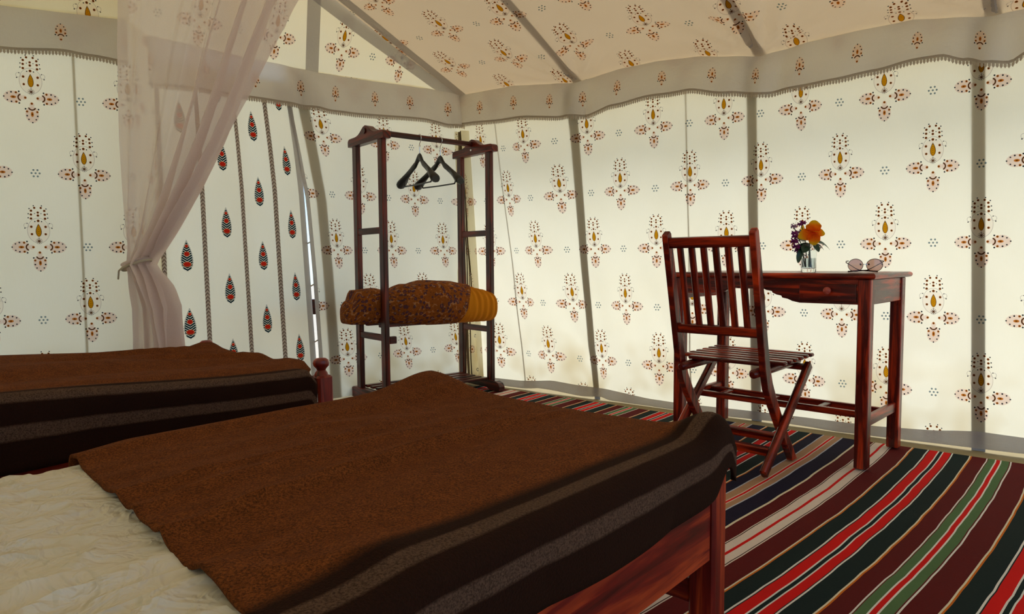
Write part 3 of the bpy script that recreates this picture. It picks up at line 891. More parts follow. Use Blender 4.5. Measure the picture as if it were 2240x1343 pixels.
# ------------------------------------------------------------------ rug
def stripes():
    W_, R_, DG, YC, YO = rgb(244, 240, 232), rgb(226, 18, 14), rgb(16, 38, 38), rgb(244, 232, 200), rgb(222, 120, 30)
    MA, SG, CR, NV, TN, BL, DK = rgb(98, 16, 16), rgb(90, 122, 78), rgb(240, 222, 208), rgb(22, 20, 48), rgb(188, 146, 112), rgb(196, 200, 214), rgb(60, 24, 20)
    G = [(.022, YC), (.045, YO), (.29, DG), (.315, W_), (.33, DG), (.475, R_), (.498, W_), (.553, DG), (.573, W_), (.70, R_), (.712, DG), (.735, W_), (1, DG)]
    A = [(.022, YC), (.045, YO), (.28, MA), (.30, W_), (.312, MA), (.42, SG), (.442, W_), (.505, R_), (.528, W_), (.65, SG), (.665, MA), (.688, W_), (1, MA)]
    B = [(.022, YC), (.040, YC), (.285, MA), (.302, CR), (.318, DK), (.46, CR), (.51, R_), (.645, CR), (.66, DK), (.68, CR), (1, MA)]
    N = [(.022, YC), (.045, YO), (.275, NV), (.30, BL), (.46, TN), (.478, CR), (.525, R_), (.543, CR), (.66, TN), (.688, BL), (1, NV)]
    return G, A, B, N
_G, _A, _B, _N = stripes()
SEQ = {-3: _G, -2: _B, -1: _G, 0: _A, 1: _G, 2: _B, 3: _N, 4: _G, 5: _N, 6: _B, 7: _G, 8: _A, 9: _G, 10: _A, 11: _G, 12: _B, 13: _G}
QD, RDIR = V((0.778, -0.628, 0)), V((0.628, 0.778, 0))
def rug_pt(q0, r):
    t = max(r - 3.2, -1.9)
    q = q0 + 0.031 * t - 0.039 * t * t + 0.019 * t * q0
    q += 0.004 * nz(q0 * 3, r * 5) + 0.0025 * nz(q0 * 7, r * 13, 3)
    z = 0.006 + 0.003 * max(0, nz(q0 * 2.0, r * 2.5, 7))
    return QD * q + RDIR * r + V((0, 0, z))
mb = MB()
rs = [3.265 - 0.045 * i for i in range(0, 92)]
for gi, pat in SEQ.items():
    qa = -0.066 - 0.2035 * (gi + 1)
    prev = 0.0
    for end, colr in pat:
        x0, x1 = qa + 0.2035 * prev, qa + 0.2035 * end
        ns = max(1, int((x1 - x0) / 0.03))
        for k in range(ns):
            y0, y1 = x0 + (x1 - x0) * k / ns, x0 + (x1 - x0) * (k + 1) / ns
            vs, fs, uvs, cs = [], [], [], []
            for i, r in enumerate(rs):
                rr = r + (0.025 * nz(y0 * 1.5, 2.0) if i == 0 else 0)
                vs += [rug_pt(y0, rr), rug_pt(y1, rr)]
                if i:
                    fs.append((2*i - 2, 2*i, 2*i + 1, 2*i - 1)); uvs.append(((0, 0),) * 4); cs.append(colr)
            mb.add(vs, fs, uvs, cs)
        prev = end
RUG = mb.build('rug', 'rug', smooth=False)
for p in RUG.data.polygons: p.use_smooth = True
prop(RUG, 'flat-woven cotton rug striped in maroon, dark green, red, navy and cream', 'rug')

# ------------------------------------------------------------------ beds
BYAW = -0.7183
BW, GAP, BLEN = 0.884, 0.478, 1.95
def post_profile():
    return [(0.001, 0.425), (0.024, 0.430), (0.019, 0.442), (0.014, 0.449), (0.017, 0.455), (0.0245, 0.463), (0.0265, 0.472), (0.024, 0.482), (0.016, 0.488), (0.001, 0.490)]
def make_bed(name, loc, label, group):
    t = thing(name, loc, BYAW, label, 'bed', group)
    h = 0.0275
    for (x, y) in ((-h, -h), (-BW + h, -h), (-h, -BLEN + h), (-BW + h, -BLEN + h)):
        p = MB().beam((x, y, 0.012), (x, y, 0.432), 0.056, 0.056, (1, 0, 0), 0.006).build('post', 'wood_bed', t)
        MB().lathe(post_profile(), 20, (x, y, 0)).build('finial', 'wood_bed', p)
    for x in (-0.020, -BW + 0.020):
        MB().beam((x, -0.057, 0.285), (x, -BLEN + 0.057, 0.285), 0.026, 0.150, (1, 0, 0)).build('side_rail', 'wood_bed', t)
    for y in (-0.03, -BLEN + 0.03):
        MB().beam((-0.056, y, 0.285), (-BW + 0.056, y, 0.285), 0.026, 0.150, (0, 1, 0)).build('end_rail', 'wood_bed', t)
    MB().beam((-0.056, -0.03, 0.13), (-BW + 0.056, -0.03, 0.13), 0.035, 0.05, (0, 1, 0)).build('stretcher', 'wood_bed', t)
    for k in range(9):
        y = -0.12 - k * 0.21
        MB().beam((-0.034, y, 0.300), (-BW + 0.034, y, 0.300), 0.09, 0.018, (0, 1, 0)).build('slat', 'wood_bed', t)
    return t
def bedpt(off, u, v, z):
    return V((0.4307, 1.3501, 0)) + V((math.cos(BYAW), math.sin(BYAW), 0)) * (u + off) + V((-math.sin(BYAW), math.cos(BYAW), 0)) * v + V((0, 0, z))
NEAR, FAR = 0.0, -(BW + GAP)
make_bed('bed', bedpt(NEAR, 0, 0, 0), 'near wooden bed with square corner posts, under a striped brown blanket and cream sheet', 'wooden beds')
make_bed('bed', bedpt(FAR, 0, 0, 0), 'far wooden bed beside the curtain with its turned post knob showing', 'wooden beds')
def make_mattress(name, off, label, crumple):
    t = thing(name, bedpt(off, 0, 0, 0.309), BYAW, label, 'mattress', 'mattresses')
    x0, x1, y0, y1, z0, z1 = -BW + 0.036, -0.036, -BLEN + 0.065, -0.062, 0.002, 0.132
    def side(a, b):
        # closed loop cross-section swept across the width
        return None
    m = MB()
    def pt(x, y, z):
        return V((x, y, z))
    nx, ny = 110, 230
    def top(a, b):
        x0, x1 = -BW + 0.002, -0.002
        x, y = x0 + (x1 - x0) * a, y0 + (y1 - y0) * b
        e = min(a, 1 - a) * (x1 - x0); f = min(b, 1 - b) * (y1 - y0)
        dz = -0.03 * (1 - sst(0, 0.05, e)) - 0.02 * (1 - sst(0, 0.05, f))
        if crumple:
            r1 = 1 - abs(nz(x * 7 + 0.8 * nz(x * 3, y * 3, 8), y * 5, 1.0)) * 2.2
            r2 = 1 - abs(nz(x * 16, y * 12 + 2 * nz(x * 4, y * 4, 3), 2.0)) * 2.2
            cr = 1 - 0.85 * sst(-1.02, -0.90, y)
            dz += cr * (0.011 * max(0, r1) ** 3 + 0.006 * max(0, r2) ** 3 + 0.008 * nz(x * 3, y * 3, 4) - 0.006)
        return pt(x, y, z1 + dz), (x, y)
    body = MB()
    body.beam((x0 + 0.002, (y0 + y1) / 2, (z0 + z1) / 2 - 0.012), (x1 - 0.002, (y0 + y1) / 2, (z0 + z1) / 2 - 0.012), (y1 - y0) - 0.004, (z1 - z0) - 0.042, (0, 1, 0), 0.025)
    body.build('core', 'mattress', t)
    sh = MB().grid(top, nx, ny)
    sh.build('sheet', 'sheet', t)
    sk = MB()
    sk.grid(lambda a, b: ((lambda p: V((p.x + 0.004 * b, p.y, p.z - 0.040 * b)))(top(1.0, a)[0]), (a * 2, b * .1)), 80, 4)
    sk.grid(lambda a, b: ((lambda p: V((p.x - 0.004 * b, p.y, p.z - 0.040 * b)))(top(0.0, a)[0]), (a * 2, b * .1)), 80, 4)
    sk.build('sheet_side', 'sheet', t)
    return t
make_mattress('mattress', NEAR, 'mattress with a crumpled cream cotton sheet on the near bed', True)
make_mattress('mattress', FAR, 'mattress hidden under the brown blanket of the far bed', False)

def make_blanket(name, off, label, near):
    """s runs across the bed: left hem, over the top, right hem; l runs from the foot towards the head"""
    drop_l, drop_r = 0.10, 0.118 if near else 0.15
    e = 0.03                                    # rounding radius at the edges
    total = drop_l + BW + 0.02 + drop_r
    UL, UR = -BW - 0.008, 0.010
    def cross(s):
        """arc-length position over the bed -> (u, z offset below top)"""
        w = UR - UL
        arc = e * math.pi / 2
        s -= (drop_l - e)
        if s < 0: return UL, -e + s
        if s < arc:
            a = s / e; return UL + e - e * math.cos(a), -e + e * math.sin(a)
        s -= arc
        if s < w - 2 * e: return UL + e + s, 0.0
        s -= w - 2 * e
        if s < arc:
            a = s / e; return UR - e + e * math.sin(a), -e + e * math.cos(a)
        s -= arc
        return UR, -e - s
    flat = (drop_l - e) + (drop_r - e) + e * math.pi + (UR - UL) - 2 * e
    s_edge = (drop_l - e) + e * math.pi / 2 + (UR - UL) - 2 * e + e * math.pi / 4
    llen = 0.93 if near else 1.84
    def fn(a, b):
        s = a * flat
        u, dz = cross(s)
        k = (u - UL) / (UR - UL)
        foot = 0.014 if near else (0.012 - 0.085 * sst(0.80, 0.93, k))
        head = -(0.90 + 0.085 * k) if near else -1.86
        v = foot + (head - foot) * b
        d = foot - v                               # metres from the foot edge
        z = 0.458 + dz
        ff = 1 - sst(0, 0.035, d)
        # sag of the mattress, long soft folds, fine ones
        inner = sst(0, 0.10, min(k, 1 - k) * (UR - UL))
        z += inner * sst(0, 0.12, d) * (-0.006 + 0.010 * nz(u * 1.6, v * 1.2, 2 + off) + (0.014 if near else 0.017) * max(0, 1 - 4.5 * abs(nz(v * 0.9 + u * 0.8, u * 5.5, 6 + off))) ** 1.5 + 0.006 * nz(v * 1.1, u * 9 + v, 3) + 0.003 * nz(v * 2.4, u * 19, 1))
        if not near:
            z += inner * 0.009 * math.sin(k * 17 + 2.5 * nz(v * 1.2, k * 2)) * (0.4 + 0.6 * k)
        z += (0.046 * sst(0.05, 1.0, d) if not near else -0.010 * sst(0.80, 0.93, d))
        # tents over the finials
        if near:
            for (pu, amp, rad) in ((-BW + 0.028, 0.036, 0.13), (-0.028, 0.038, 0.060)):
                r2 = ((u - pu) ** 2 + (v + 0.028) ** 2)
                z += amp * math.exp(-r2 / rad ** 2) * (1 if dz > -0.02 else 0.6)
            z -= 0.008 * math.exp(-((k - 0.55) / 0.3) ** 2) * (1 - sst(0.0, 0.3, d))
        else:
            r2 = ((u + BW - 0.028) ** 2 + (v + 0.028) ** 2)
            z += 0.020 * math.exp(-r2 / 0.06 ** 2)
        # foot edge turns down
        if ff > 0: z -= 0.030 * ff * ff
        # waves of the hanging sides
        hang = max(0.0, -dz - 0.02)
        wav = 0.010 * math.sin(v * 11 + off) * (hang / 0.1) + 0.012 * nz(v * 5, s * 3, 3) * min(1, hang * 20)
        wav *= sst(0.0, 0.14, d)
        if dz < -0.02:
            if near and k > 0.9 and d < 0.10:
                z += (-dz - 0.03) * 0.45 * (1 - sst(0.03, 0.10, d)); wav -= 0.004 * (1 - sst(0.03, 0.10, d))
            if not near and k > 0.5:
                z -= hang * 0.35 * sst(0.2, 1.2, d)
        u += max(-0.002, wav) * (1 if k > 0.5 else -1) if dz < -0.02 else 0
        return bedpt(off, u, v, z), ((s - s_edge) + (0.0 if near else -0.03), d)
    m = MB().grid(fn, 110, 120 if near else 170)
    # foot drop
    def footdrop(a, b):
        p, uv = fn(a, 0.0)
        k = a
        out = V((-math.sin(BYAW), math.cos(BYAW), 0)) * (0.004 * b)
        lim = 0.39 if near else 0.40
        z = p.z + (min(lim, p.z) - p.z) * b
        return V((p.x, p.y, 0)) + out + V((0, 0, z)), (uv[0], -0.1 * b)
    m.grid(footdrop, 110, 4)
    o = m.build(name, 'blanket', None, True, 80)
    solid(o, 0.006, -1.0)
    return prop(o, label, 'blanket', 'brown blankets')
make_blanket('blanket', NEAR, 'brown wool blanket with grey border stripes on the near bed', True)
make_blanket('blanket', FAR, 'brown wool blanket covering the whole far bed', False)

# ------------------------------------------------------------------ sheer curtain
ROWS = [(2.52, -1.60, -0.62), (1.986, -1.607, -0.866), (1.885, -1.612, -0.926), (1.70, -1.624, -1.018), (1.515, -1.629, -1.101), (1.33, -1.634, -1.194), (1.14, -1.631, -1.308),
        (0.952, -1.626, -1.432), (0.87, -1.628, -1.495), (0.825, -1.632, -1.535), (0.795, -1.632, -1.548), (0.76, -1.621, -1.518), (0.70, -1.610, -1.475), (0.62, -1.600, -1.435), (0.50, -1.603, -1.420), (0.03, -1.63, -1.40)]
R_L = [(r[0], r[1]) for r in reversed(ROWS)]; R_R = [(r[0], r[2]) for r in reversed(ROWS)]
CU = thing('curtain', (-1.57, 2.90, 0.0), 0, 'sheer pinkish-white curtain gathered with a cord by the door flap', 'curtain')
def cur(a, b):
    z = 0.03 + 2.49 * b
    xl, xr = interp(R_L, z), interp(R_R, z)
    gather = math.exp(-((z - 0.80) / 0.10) ** 2)
    below = 1 - sst(0.70, 0.80, z)
    t = a
    # folds crowd towards the pulled edge
    tt = t ** (1.0 if z < 0.8 else 0.85)
    x = xl + (xr - xl) * tt + 0.010 * (1 - gather) * math.sin(t * 31 + z) * sst(0.3, 0.5, t)
    amp = 0.020 + 0.060 * sst(0.35, 0.6, t) * (1 - 0.5 * gather) * (1 - 0.5 * sst(1.2, 2.2, z)) + 0.015 * below
    ph = t * 30 + 1.2 * math.sin(t * 5 + z * 1.3) + 0.6 * z * t
    y = 2.90 + amp * math.sin(ph) + 0.35 * amp * math.sin(ph * 2.3 + z) + 0.05 * (t - 0.5)
    y += gather * 0.028 * math.cos(t * 2 * math.pi)
    if below: x += below * 0.015 * math.sin(z * 9 + t * 7) * sst(0.3, 0.9, t) * (1 - gather)
    return V((x + 1.57, y - 2.90, z)), (a * 1.4, z)
MB().grid(cur, 150, 110).build('cloth', 'sheer', CU)
for k, (dz, tilt) in enumerate(((0.0, 0.022), (0.014, 0.016))):
    MB().tube([V((-0.020 + 0.054 * math.cos(t), 0.0 + 0.052 * math.sin(t), 0.800 + dz + tilt * math.cos(t))) for t in [2 * math.pi * i / 28 for i in range(28)]], 0.0065, 8, closed=True).build('tie_band', 'sheer' if k else 'cord', CU)
MB().tube([V((-0.068, -0.02, 0.79)), V((-0.085, -0.02, 0.775)), V((-0.095, -0.01, 0.74))], 0.004, 6).build('cord_end', 'cord', CU)

# ------------------------------------------------------------------ clothes rack (local: +x along the rail, +y to the wall)
RK_LOC, RK_YAW = V((-0.134, 4.216, 0)), 0.689
RKL, RKD, RKH = 0.733, 0.300, 1.467
RK = thing('clothes_rack', RK_LOC, RK_YAW, 'dark red-brown wooden clothes rack standing by the canvas corner', 'clothes rack')
for x in (0.0, -RKL):
    for y in (0.0, RKD):
        MB().beam((x, y, 0.055), (x, y, RKH + 0.004), 0.030, 0.050, (1, 0, 0), 0.004).build('post', 'wood_dark', RK)
    for z, h in ((RKH * 0.667, 0.036), (0.480, 0.036), (0.385, 0.036)):
        MB().beam((x, 0.022, z), (x, RKD - 0.022, z), 0.022, h, (1, 0, 0)).build('rung', 'wood_dark', RK)
    a0, a1 = -0.060, RKD + 0.060
    md = (a0 + a1) / 2
    out = [(a0, 0.0), (a1, 0.0), (a1, 0.030), (a1 - 0.006, 0.040), (a1 - 0.02, 0.046)]
    for k in range(1, 18):                              # swept hump that carries the rail
        y = a1 - 0.03 - (a1 - a0 - 0.06) * k / 18
        out.append((y, 0.047 + 0.050 * math.exp(-((y - md) / 0.062) ** 2)))
    out += [(a0 + 0.02, 0.046), (a0 + 0.006, 0.040), (a0, 0.030)]
    bev(MB().prism(out, lambda px, py, t: (x + t, px, RKH + py), 0.024, -0.024).build('cap', 'wood_dark', RK, smooth=False), 0.004)
    f0, f1 = -0.110, RKD + 0.110
    fo = [(f0, 0.008), (f0 + 0.02, 0.0), (f0 + 0.10, 0.0), (f0 + 0.13, 0.014), (f1 - 0.13, 0.014), (f1 - 0.10, 0.0), (f1 - 0.02, 0.0), (f1, 0.008), (f1, 0.030), (f1 - 0.015, 0.052), (f1 - 0.045, 0.062),
          (f0 + 0.045, 0.062), (f0 + 0.015, 0.052), (f0, 0.030)]
    bev(MB().prism(fo, lambda px, py, t: (x + t, px, 0.008 + py), 0.022, -0.022).build('foot', 'wood_dark', RK, smooth=False), 0.004)
MB().tube([(-RKL - 0.03, RKD / 2, RKH + 0.066), (0.03, RKD / 2, RKH + 0.066)], 0.0165, 16).build('rail', 'wood_dark', RK)
for y in (0.09, 0.25):
    MB().beam((-RKL + 0.015, y, 0.447), (-0.015, y, 0.447), 0.032, 0.022, (0, 1, 0)).build('shelf_rail', 'wood_dark', RK)
MB().beam((-RKL + 0.016, -0.004, 0.372), (-RKL + 0.062, -0.004, 0.372), 0.030, 0.040, (0, 1, 0)).build('peg', 'wood_dark', RK)
for k in range(5):
    y = 0.02 + k * 0.065
    MB().beam((-RKL + 0.02, y, 0.078), (-0.02, y, 0.078), 0.036, 0.014, (0, 1, 0)).build('shoe_slat', 'wood_dark', RK)
for x in (-RKL, 0.0):
    MB().lathe([(0.001, 0.0), (0.006, 0.001), (0.007, 0.004), (0.001, 0.006)], 10, (x + 0.024 if x else -0.03, RKD / 2, RKH + 0.03), Matrix.Rotation(math.pi / 2, 3, 'Y')).build('screw', 'chrome', RK)

# folded quilt on the rack's shelf
QL = thing('quilt', RK_LOC + Matrix.Rotation(RK_YAW, 3, 'Z') @ V((-0.40, 0.08, 0.436)), RK_YAW, 'folded orange block-printed quilt with a mustard inner layer on the rack shelf', 'quilt')
Q_V = [(-0.475, 0.085), (-0.333, 0.07), (-0.20, 0.035), (0.05, -0.03), (0.20, -0.05), (0.37, -0.065)]
Q_HD = [(-0.475, 0.065), (-0.42, 0.105), (-0.333, 0.112), (-0.27, 0.118), (-0.16, 0.155), (0.0, 0.175), (0.2, 0.165), (0.37, 0.150)]
Q_T = [(-0.475, 0.155), (-0.44, 0.215), (-0.333, 0.222), (-0.25, 0.205), (-0.15, 0.240), (-0.02, 0.262), (0.08, 0.255), (0.2, 0.235), (0.37, 0.205)]
def quilt_ring(x, a, shrink=0.0, lump=1.0):
    v, hd, top = smooth_interp(Q_V, x), smooth_interp(Q_HD, x) - shrink, smooth_interp(Q_T, x) - shrink * 1.2
    c, s = math.cos(a), math.sin(a)
    e = 0.72
    y = v + hd * math.copysign(abs(c) ** e, c)
    zc = top / 2
    z = zc + (zc - shrink * 0.3) * math.copysign(abs(s) ** 0.8, s)
    r = 1 + lump * 0.05 * nz(x * 6, a * 1.2, 5)
    y = v + (y - v) * r
    fl = 0.024 * sst(-0.075, -0.045, y)
    z = max(z, fl if s < 0 else 0.0)
    return V((x, y, max(z, 0.0) + lump * 0.006 * nz(x * 14, a * 3, 2) * (1 if s > -0.2 else 0)))
def q_print(a, b):
    x = -0.475 + 0.64 * a + 0.05 * math.sin(b * 2 * math.pi + 0.5) * sst(0.8, 1, a)
    return quilt_ring(x, 2 * math.pi * b), (x * 1.0, b * 0.8)
m = MB().grid(q_print, 60, 48)
def q_cap(a, b):                                       # rounded left end
    p = quilt_ring(-0.475, 2 * math.pi * b); c = V((-0.475, 0.085, 0.078))
    k = math.cos(a * math.pi / 2)
    return c + (p - c) * k + V((-0.035 * math.sin(a * math.pi / 2), 0, 0)), (-0.475 - a * 0.1, b * 0.8)
m.grid(q_cap, 6, 48)
m.build('printed_layer', 'quilt', QL, True, 80)
def q_in(a, b):
    x = 0.08 + 0.275 * a
    g = 0.0045 * math.sin(x * 150) * sst(0.3, 0.5, a)
    return quilt_ring(x, 2 * math.pi * b, 0.012 + g, 0.3), (x, b * 0.8)
m = MB().grid(q_in, 36, 48)
def q_end(a, b):
    p = quilt_ring(0.355, 2 * math.pi * b, 0.012, 0.3); c = V((0.355, -0.064, 0.098))
    k = math.cos(a * math.pi / 2) ** 0.7 if a < 1 else 0.0
    return c + (p - c) * k + V((0.024 * math.sin(a * math.pi / 2) + 0.003 * math.sin(a * 22), 0, 0)), (0.36 + a * 0.1, b * 0.8)
m.grid(q_end, 16, 48)
m.build('inner_layer', 'mustard', QL, True, 80)

# coat hangers
def make_hanger(x, tilt, label):
    loc = RK_LOC + Matrix.Rotation(RK_YAW, 3, 'Z') @ V((x, RKD / 2, RKH + 0.066))
    t = thing('coat_hanger', loc, RK_YAW + tilt, label, 'hanger', 'hangers on the clothes rack')
    # origin at the middle of the rail; hanger lies in the local y-z plane
    hk = [V((0, 0.0205 * math.cos(a), 0.0205 * math.sin(a))) for a in [math.radians(d) for d in range(-20, 181, 20)]]
    hk += [V((0, -0.0195, -0.008)), V((0, -0.012, -0.024)), V((0, -0.002, -0.034)), V((0, 0, -0.045)), V((0, 0, -0.10))]
    MB().tube(hk, 0.0026, 8).build('hook', 'chrome', t)
    MB().lathe([(0.001, 0.0), (0.0055, 0.0), (0.0055, 0.010), (0.001, 0.010)], 10, (0, 0, -0.052)).build('collar', 'chrome', t)
    b = MB()
    pr = []
    for k in range(-24, 25):
        s = k / 24
        y = 0.215 * s
        A = abs(s)
        z = -0.112 - 0.030 * sst(0, 0.22, A) - 0.135 * max(0, A - 0.10) ** 1.12
        half = 0.020 + 0.004 * (1 - sst(0, 0.25, A)) + 0.006 * sst(0.75, 1, A)
        wid = 0.010 + 0.022 * sst(0.45, 0.95, A)
        if A > 0.96: half *= 0.75; wid *= 0.8
        pr.append((y, z, half, wid))
    seg = 12
    vs, fs, uvs = [], [], []
    for y, z, half, wid in pr:
        for j in range(seg):
            a = 2 * math.pi * j / seg
            vs.append(V((wid * math.cos(a) - 0.35 * abs(y) * 0.25, y, z + half * math.sin(a))))
    for i in range(len(pr) - 1):
        for j in range(seg):
            l = (j + 1) % seg
            fs.append((i*seg + j, (i + 1)*seg + j, (i + 1)*seg + l, i*seg + l)); uvs.append(((0, 0),) * 4)
    fs.append(tuple(range(seg))); uvs.append(((0, 0),) * seg)
    fs.append(tuple(range(len(pr)*seg - 1, (len(pr) - 1)*seg - 1, -1))); uvs.append(((0, 0),) * seg)
    b.add(vs, fs, uvs)
    b.build('shoulders', 'black', t)
    e = -0.018
    MB().tube([(e, -0.165, -0.235), (e, -0.166, -0.262), (e, -0.158, -0.272), (e, 0.0, -0.274), (e, 0.158, -0.272), (e, 0.166, -0.262), (e, 0.165, -0.235)], 0.0045, 8).build('trouser_bar', 'black', t)
    return t
make_hanger(-0.400, -0.05, 'black moulded coat hanger on the rail, the one further left')
make_hanger(-0.255, 0.06, 'black moulded coat hanger on the rail, the one nearer the right upright')

# ------------------------------------------------------------------ desk (local: +x right, +y to the wall; origin at front right leg corner)
DK_LOC, DK_YAW = V((1.3202, 2.5083, 0)), -0.769
DL, DP, DH = 0.819, 0.453, 0.750
DK = thing('desk', DK_LOC, DK_YAW, 'small red-brown wooden desk with one drawer and stepped carved apron', 'desk')
lw_ = 0.045
for x in (-lw_/2, -DL + lw_/2):
    for y in (lw_/2, DP - lw_/2):
        MB().beam((x, y, 0.012), (x, y, DH - 0.022), lw_, lw_, (1, 0, 0), 0.003).build('leg', 'wood', DK)
# top: thin board with an ogee edge
def top_board():
    m = MB()
    o = 0.020
    prof = [(-0.012, -0.022), (-0.004, -0.020), (0.0, -0.014), (0.0, -0.008), (-0.003, -0.003), (-0.008, 0.0)]
    loops = []
    for (i, z) in prof:
        k = o + i
        loops.append([V((k, -k, DH + z)), V((k, DP + k, DH + z)), V((-DL - k, DP + k, DH + z)), V((-DL - k, -k, DH + z))])
    vs = [p for l in loops for p in l]; fs, uvs = [], []
    for i in range(len(loops) - 1):
        for j in range(4):
            l = (j + 1) % 4
            fs.append((i*4 + j, i*4 + l, i*4 + 4 + l, i*4 + 4 + j)); 
            Ld = (vs[i*4 + l] - vs[i*4 + j]).length
            uvs.append(((0, prof[i][1]), (Ld, prof[i][1]), (Ld, prof[i + 1][1]), (0, prof[i + 1][1])))
    n = len(loops) - 1
    fs.append((n*4, n*4 + 1, n*4 + 2, n*4 + 3)); uvs.append(((0, 0), (0, DP), (DL, DP), (DL, 0)))
    fs.append((3, 2, 1, 0)); uvs.append(((DL, 0), (DL, DP), (0, DP), (0, 0)))
    return m.add(vs, fs, uvs)
top_board().build('top', 'wood', DK, smooth=False)
ZT, ZB = DH - 0.022, 0.632
for x in (-0.006 - 0.009, -DL + 0.015):
    MB().beam((x, lw_ - 0.002, (ZT + ZB) / 2), (x, DP - lw_ + 0.002, (ZT + ZB) / 2), 0.018, ZT - ZB, (1, 0, 0)).build('side_panel', 'wood', DK)
MB().beam((-lw_ + 0.002, DP - 0.016, (ZT + 0.665) / 2), (-DL + lw_ - 0.002, DP - 0.016, (ZT + 0.665) / 2), 0.018, ZT - 0.665, (0, 1, 0)).build('back_panel', 'wood', DK)
def ap(x): return x
steps = [(-lw_ + 0.002, ZT), (-lw_ + 0.002, ZB), (-0.262, ZB), (-0.292, ZB + 0.006), (-0.310, ZB + 0.014), (-0.332, ZB + 0.018), (-0.336, ZB + 0.026), (-0.356, ZB + 0.030), (-0.372, ZB + 0.037),
         (-0.376, ZB + 0.044), (-0.398, ZB + 0.047), (-0.415, ZB + 0.055), (-0.440, ZB + 0.057), (-0.500, ZB + 0.057), (-0.530, ZB + 0.055), (-0.548, ZB + 0.046), (-0.570, ZB + 0.044), (-0.580, ZB + 0.036),
         (-0.610, ZB + 0.032), (-0.640, ZB + 0.028), (-DL + lw_ - 0.002, ZB + 0.026), (-DL + lw_ - 0.002, ZT)]
bev(MB().prism(list(reversed(steps)), lambda px, py, t: (px, t, py), 0.030, 0.009).build('apron', 'wood', DK, smooth=False), 0.0015)
DRW = bev(MB().prism([(-0.262, ZB + 0.010), (-0.052, ZB + 0.010), (-0.052, ZT - 0.020), (-0.262, ZT - 0.020)], lambda px, py, t: (px, t, py), 0.012, 0.004).build('drawer', 'wood', DK, smooth=False), 0.002)
MB().lathe([(0.001, 0.024), (0.008, 0.023), (0.0135, 0.019), (0.0150, 0.014), (0.012, 0.008), (0.007, 0.004), (0.008, 0.0)], 18, (-0.152, 0.004, 0.683), Matrix.Rotation(math.pi / 2, 3, 'X')).build('knob', 'knob', DRW)
ZS = 0.185
for x in (-lw_/2, -DL + lw_/2):
    MB().beam((x, lw_ - 0.002, ZS), (x, DP - lw_ + 0.002, ZS), 0.022, 0.040, (1, 0, 0)).build('side_stretcher', 'wood', DK)
for y in (0.165, 0.300):
    MB().beam((-lw_/2 - 0.009, y, ZS), (-DL + lw_/2 + 0.009, y, ZS), 0.022, 0.026, (0, 1, 0)).build('long_stretcher', 'wood', DK)
for x in (-0.24, -0.46, -0.68):
    MB().beam((x, 0.174, ZS + 0.002), (x, 0.291, ZS + 0.002), 0.026, 0.014, (1, 0, 0)).build('cross_slat', 'wood', DK)

# ------------------------------------------------------------------ folding chair (origin under the right upright at seat height)
CH_LOC, CH_YAW = V((0.926, 2.483, 0)), -0.769
CW = 0.349
CH = thing('folding_chair', CH_LOC, CH_YAW, 'red-brown wooden folding chair with slatted back and seat at the desk', 'chair')
A_TOP, A_KNK, A_FT = V((0, -0.111, 0.903)), V((0, 0.0, 0.403)), V((0, 0.268, 0.010))
def upright(x):
    # one bent piece: back post above, front leg below
    pts = [(-0.111, 0.903), (-0.085, 0.790), (-0.050, 0.630), (-0.020, 0.490), (0.000, 0.403), (0.024, 0.335), (0.065, 0.270), (0.150, 0.155), (0.268, 0.010)]
    wv = [0.034, 0.038, 0.040, 0.042, 0.046, 0.050, 0.046, 0.040, 0.036]
    L_, R_ = [], []
    for i, (y, z) in enumerate(pts):
        a, b = pts[max(0, i - 1)], pts[min(len(pts) - 1, i + 1)]
        ty, tz = b[0] - a[0], b[1] - a[1]; q = math.hypot(ty, tz)
        ny, nz_ = -tz / q, ty / q
        h = wv[i] / 2
        L_.append((y + ny * h, z + nz_ * h)); R_.append((y - ny * h, z - nz_ * h))
    L_.insert(0, (L_[0][0] - 0.012, L_[0][1] + 0.010)); R_.insert(0, (R_[0][0] + 0.012, R_[0][1] + 0.010))
    L_[-1] = (L_[-1][0] + 0.010, 0.009); R_[-1] = (R_[-1][0] - 0.010, 0.009)
    poly = L_ + list(reversed(R_))
    ar = sum(poly[i][0] * poly[(i + 1) % len(poly)][1] - poly[(i + 1) % len(poly)][0] * poly[i][1] for i in range(len(poly)))
    if ar < 0: poly.reverse()
    m = MB().prism(poly, lambda px, py, t: (x + t, px, py), -0.0125, 0.0125, True)
    o = m.build('upright', 'wood', CH, smooth=False)
    # triangulate the curved side faces, round the edges
    return bev(o, 0.004)
def a_v(z): return interp([(0.403, 0.0), (0.490, -0.020), (0.630, -0.050), (0.790, -0.085), (0.903, -0.111)], z)
for x in (0.0, -CW): upright(x)
for z, h in ((0.870, 0.040), (0.537, 0.036)):
    MB().beam((-0.010, a_v(z), z), (-CW + 0.010, a_v(z), z), h, 0.022, (0, -0.22, 1)).build('back_rail', 'wood', CH)
for k in range(6):
    x = -0.0525 - k * (CW - 0.105) / 5
    MB().beam((x, a_v(0.552), 0.552), (x, a_v(0.853), 0.853), 0.026, 0.012, (1, 0, 0)).build('back_slat', 'wood', CH)
for x in (0.0265, -CW - 0.0265):
    MB().beam((x, -0.060, 0.025), (x, 0.352, 0.385), 0.024, 0.038, (1, 0, 0), 0.005).build('rear_leg', 'wood', CH)
for x in (-0.028, -CW + 0.028):
    MB().tube([(x, -0.045, 0.384), (x, -0.035, 0.3845), (x, 0.12, 0.388), (x, 0.372, 0.391)], [0.010, 0.017, 0.018, 0.016], 12).build('seat_rail', 'wood', CH)
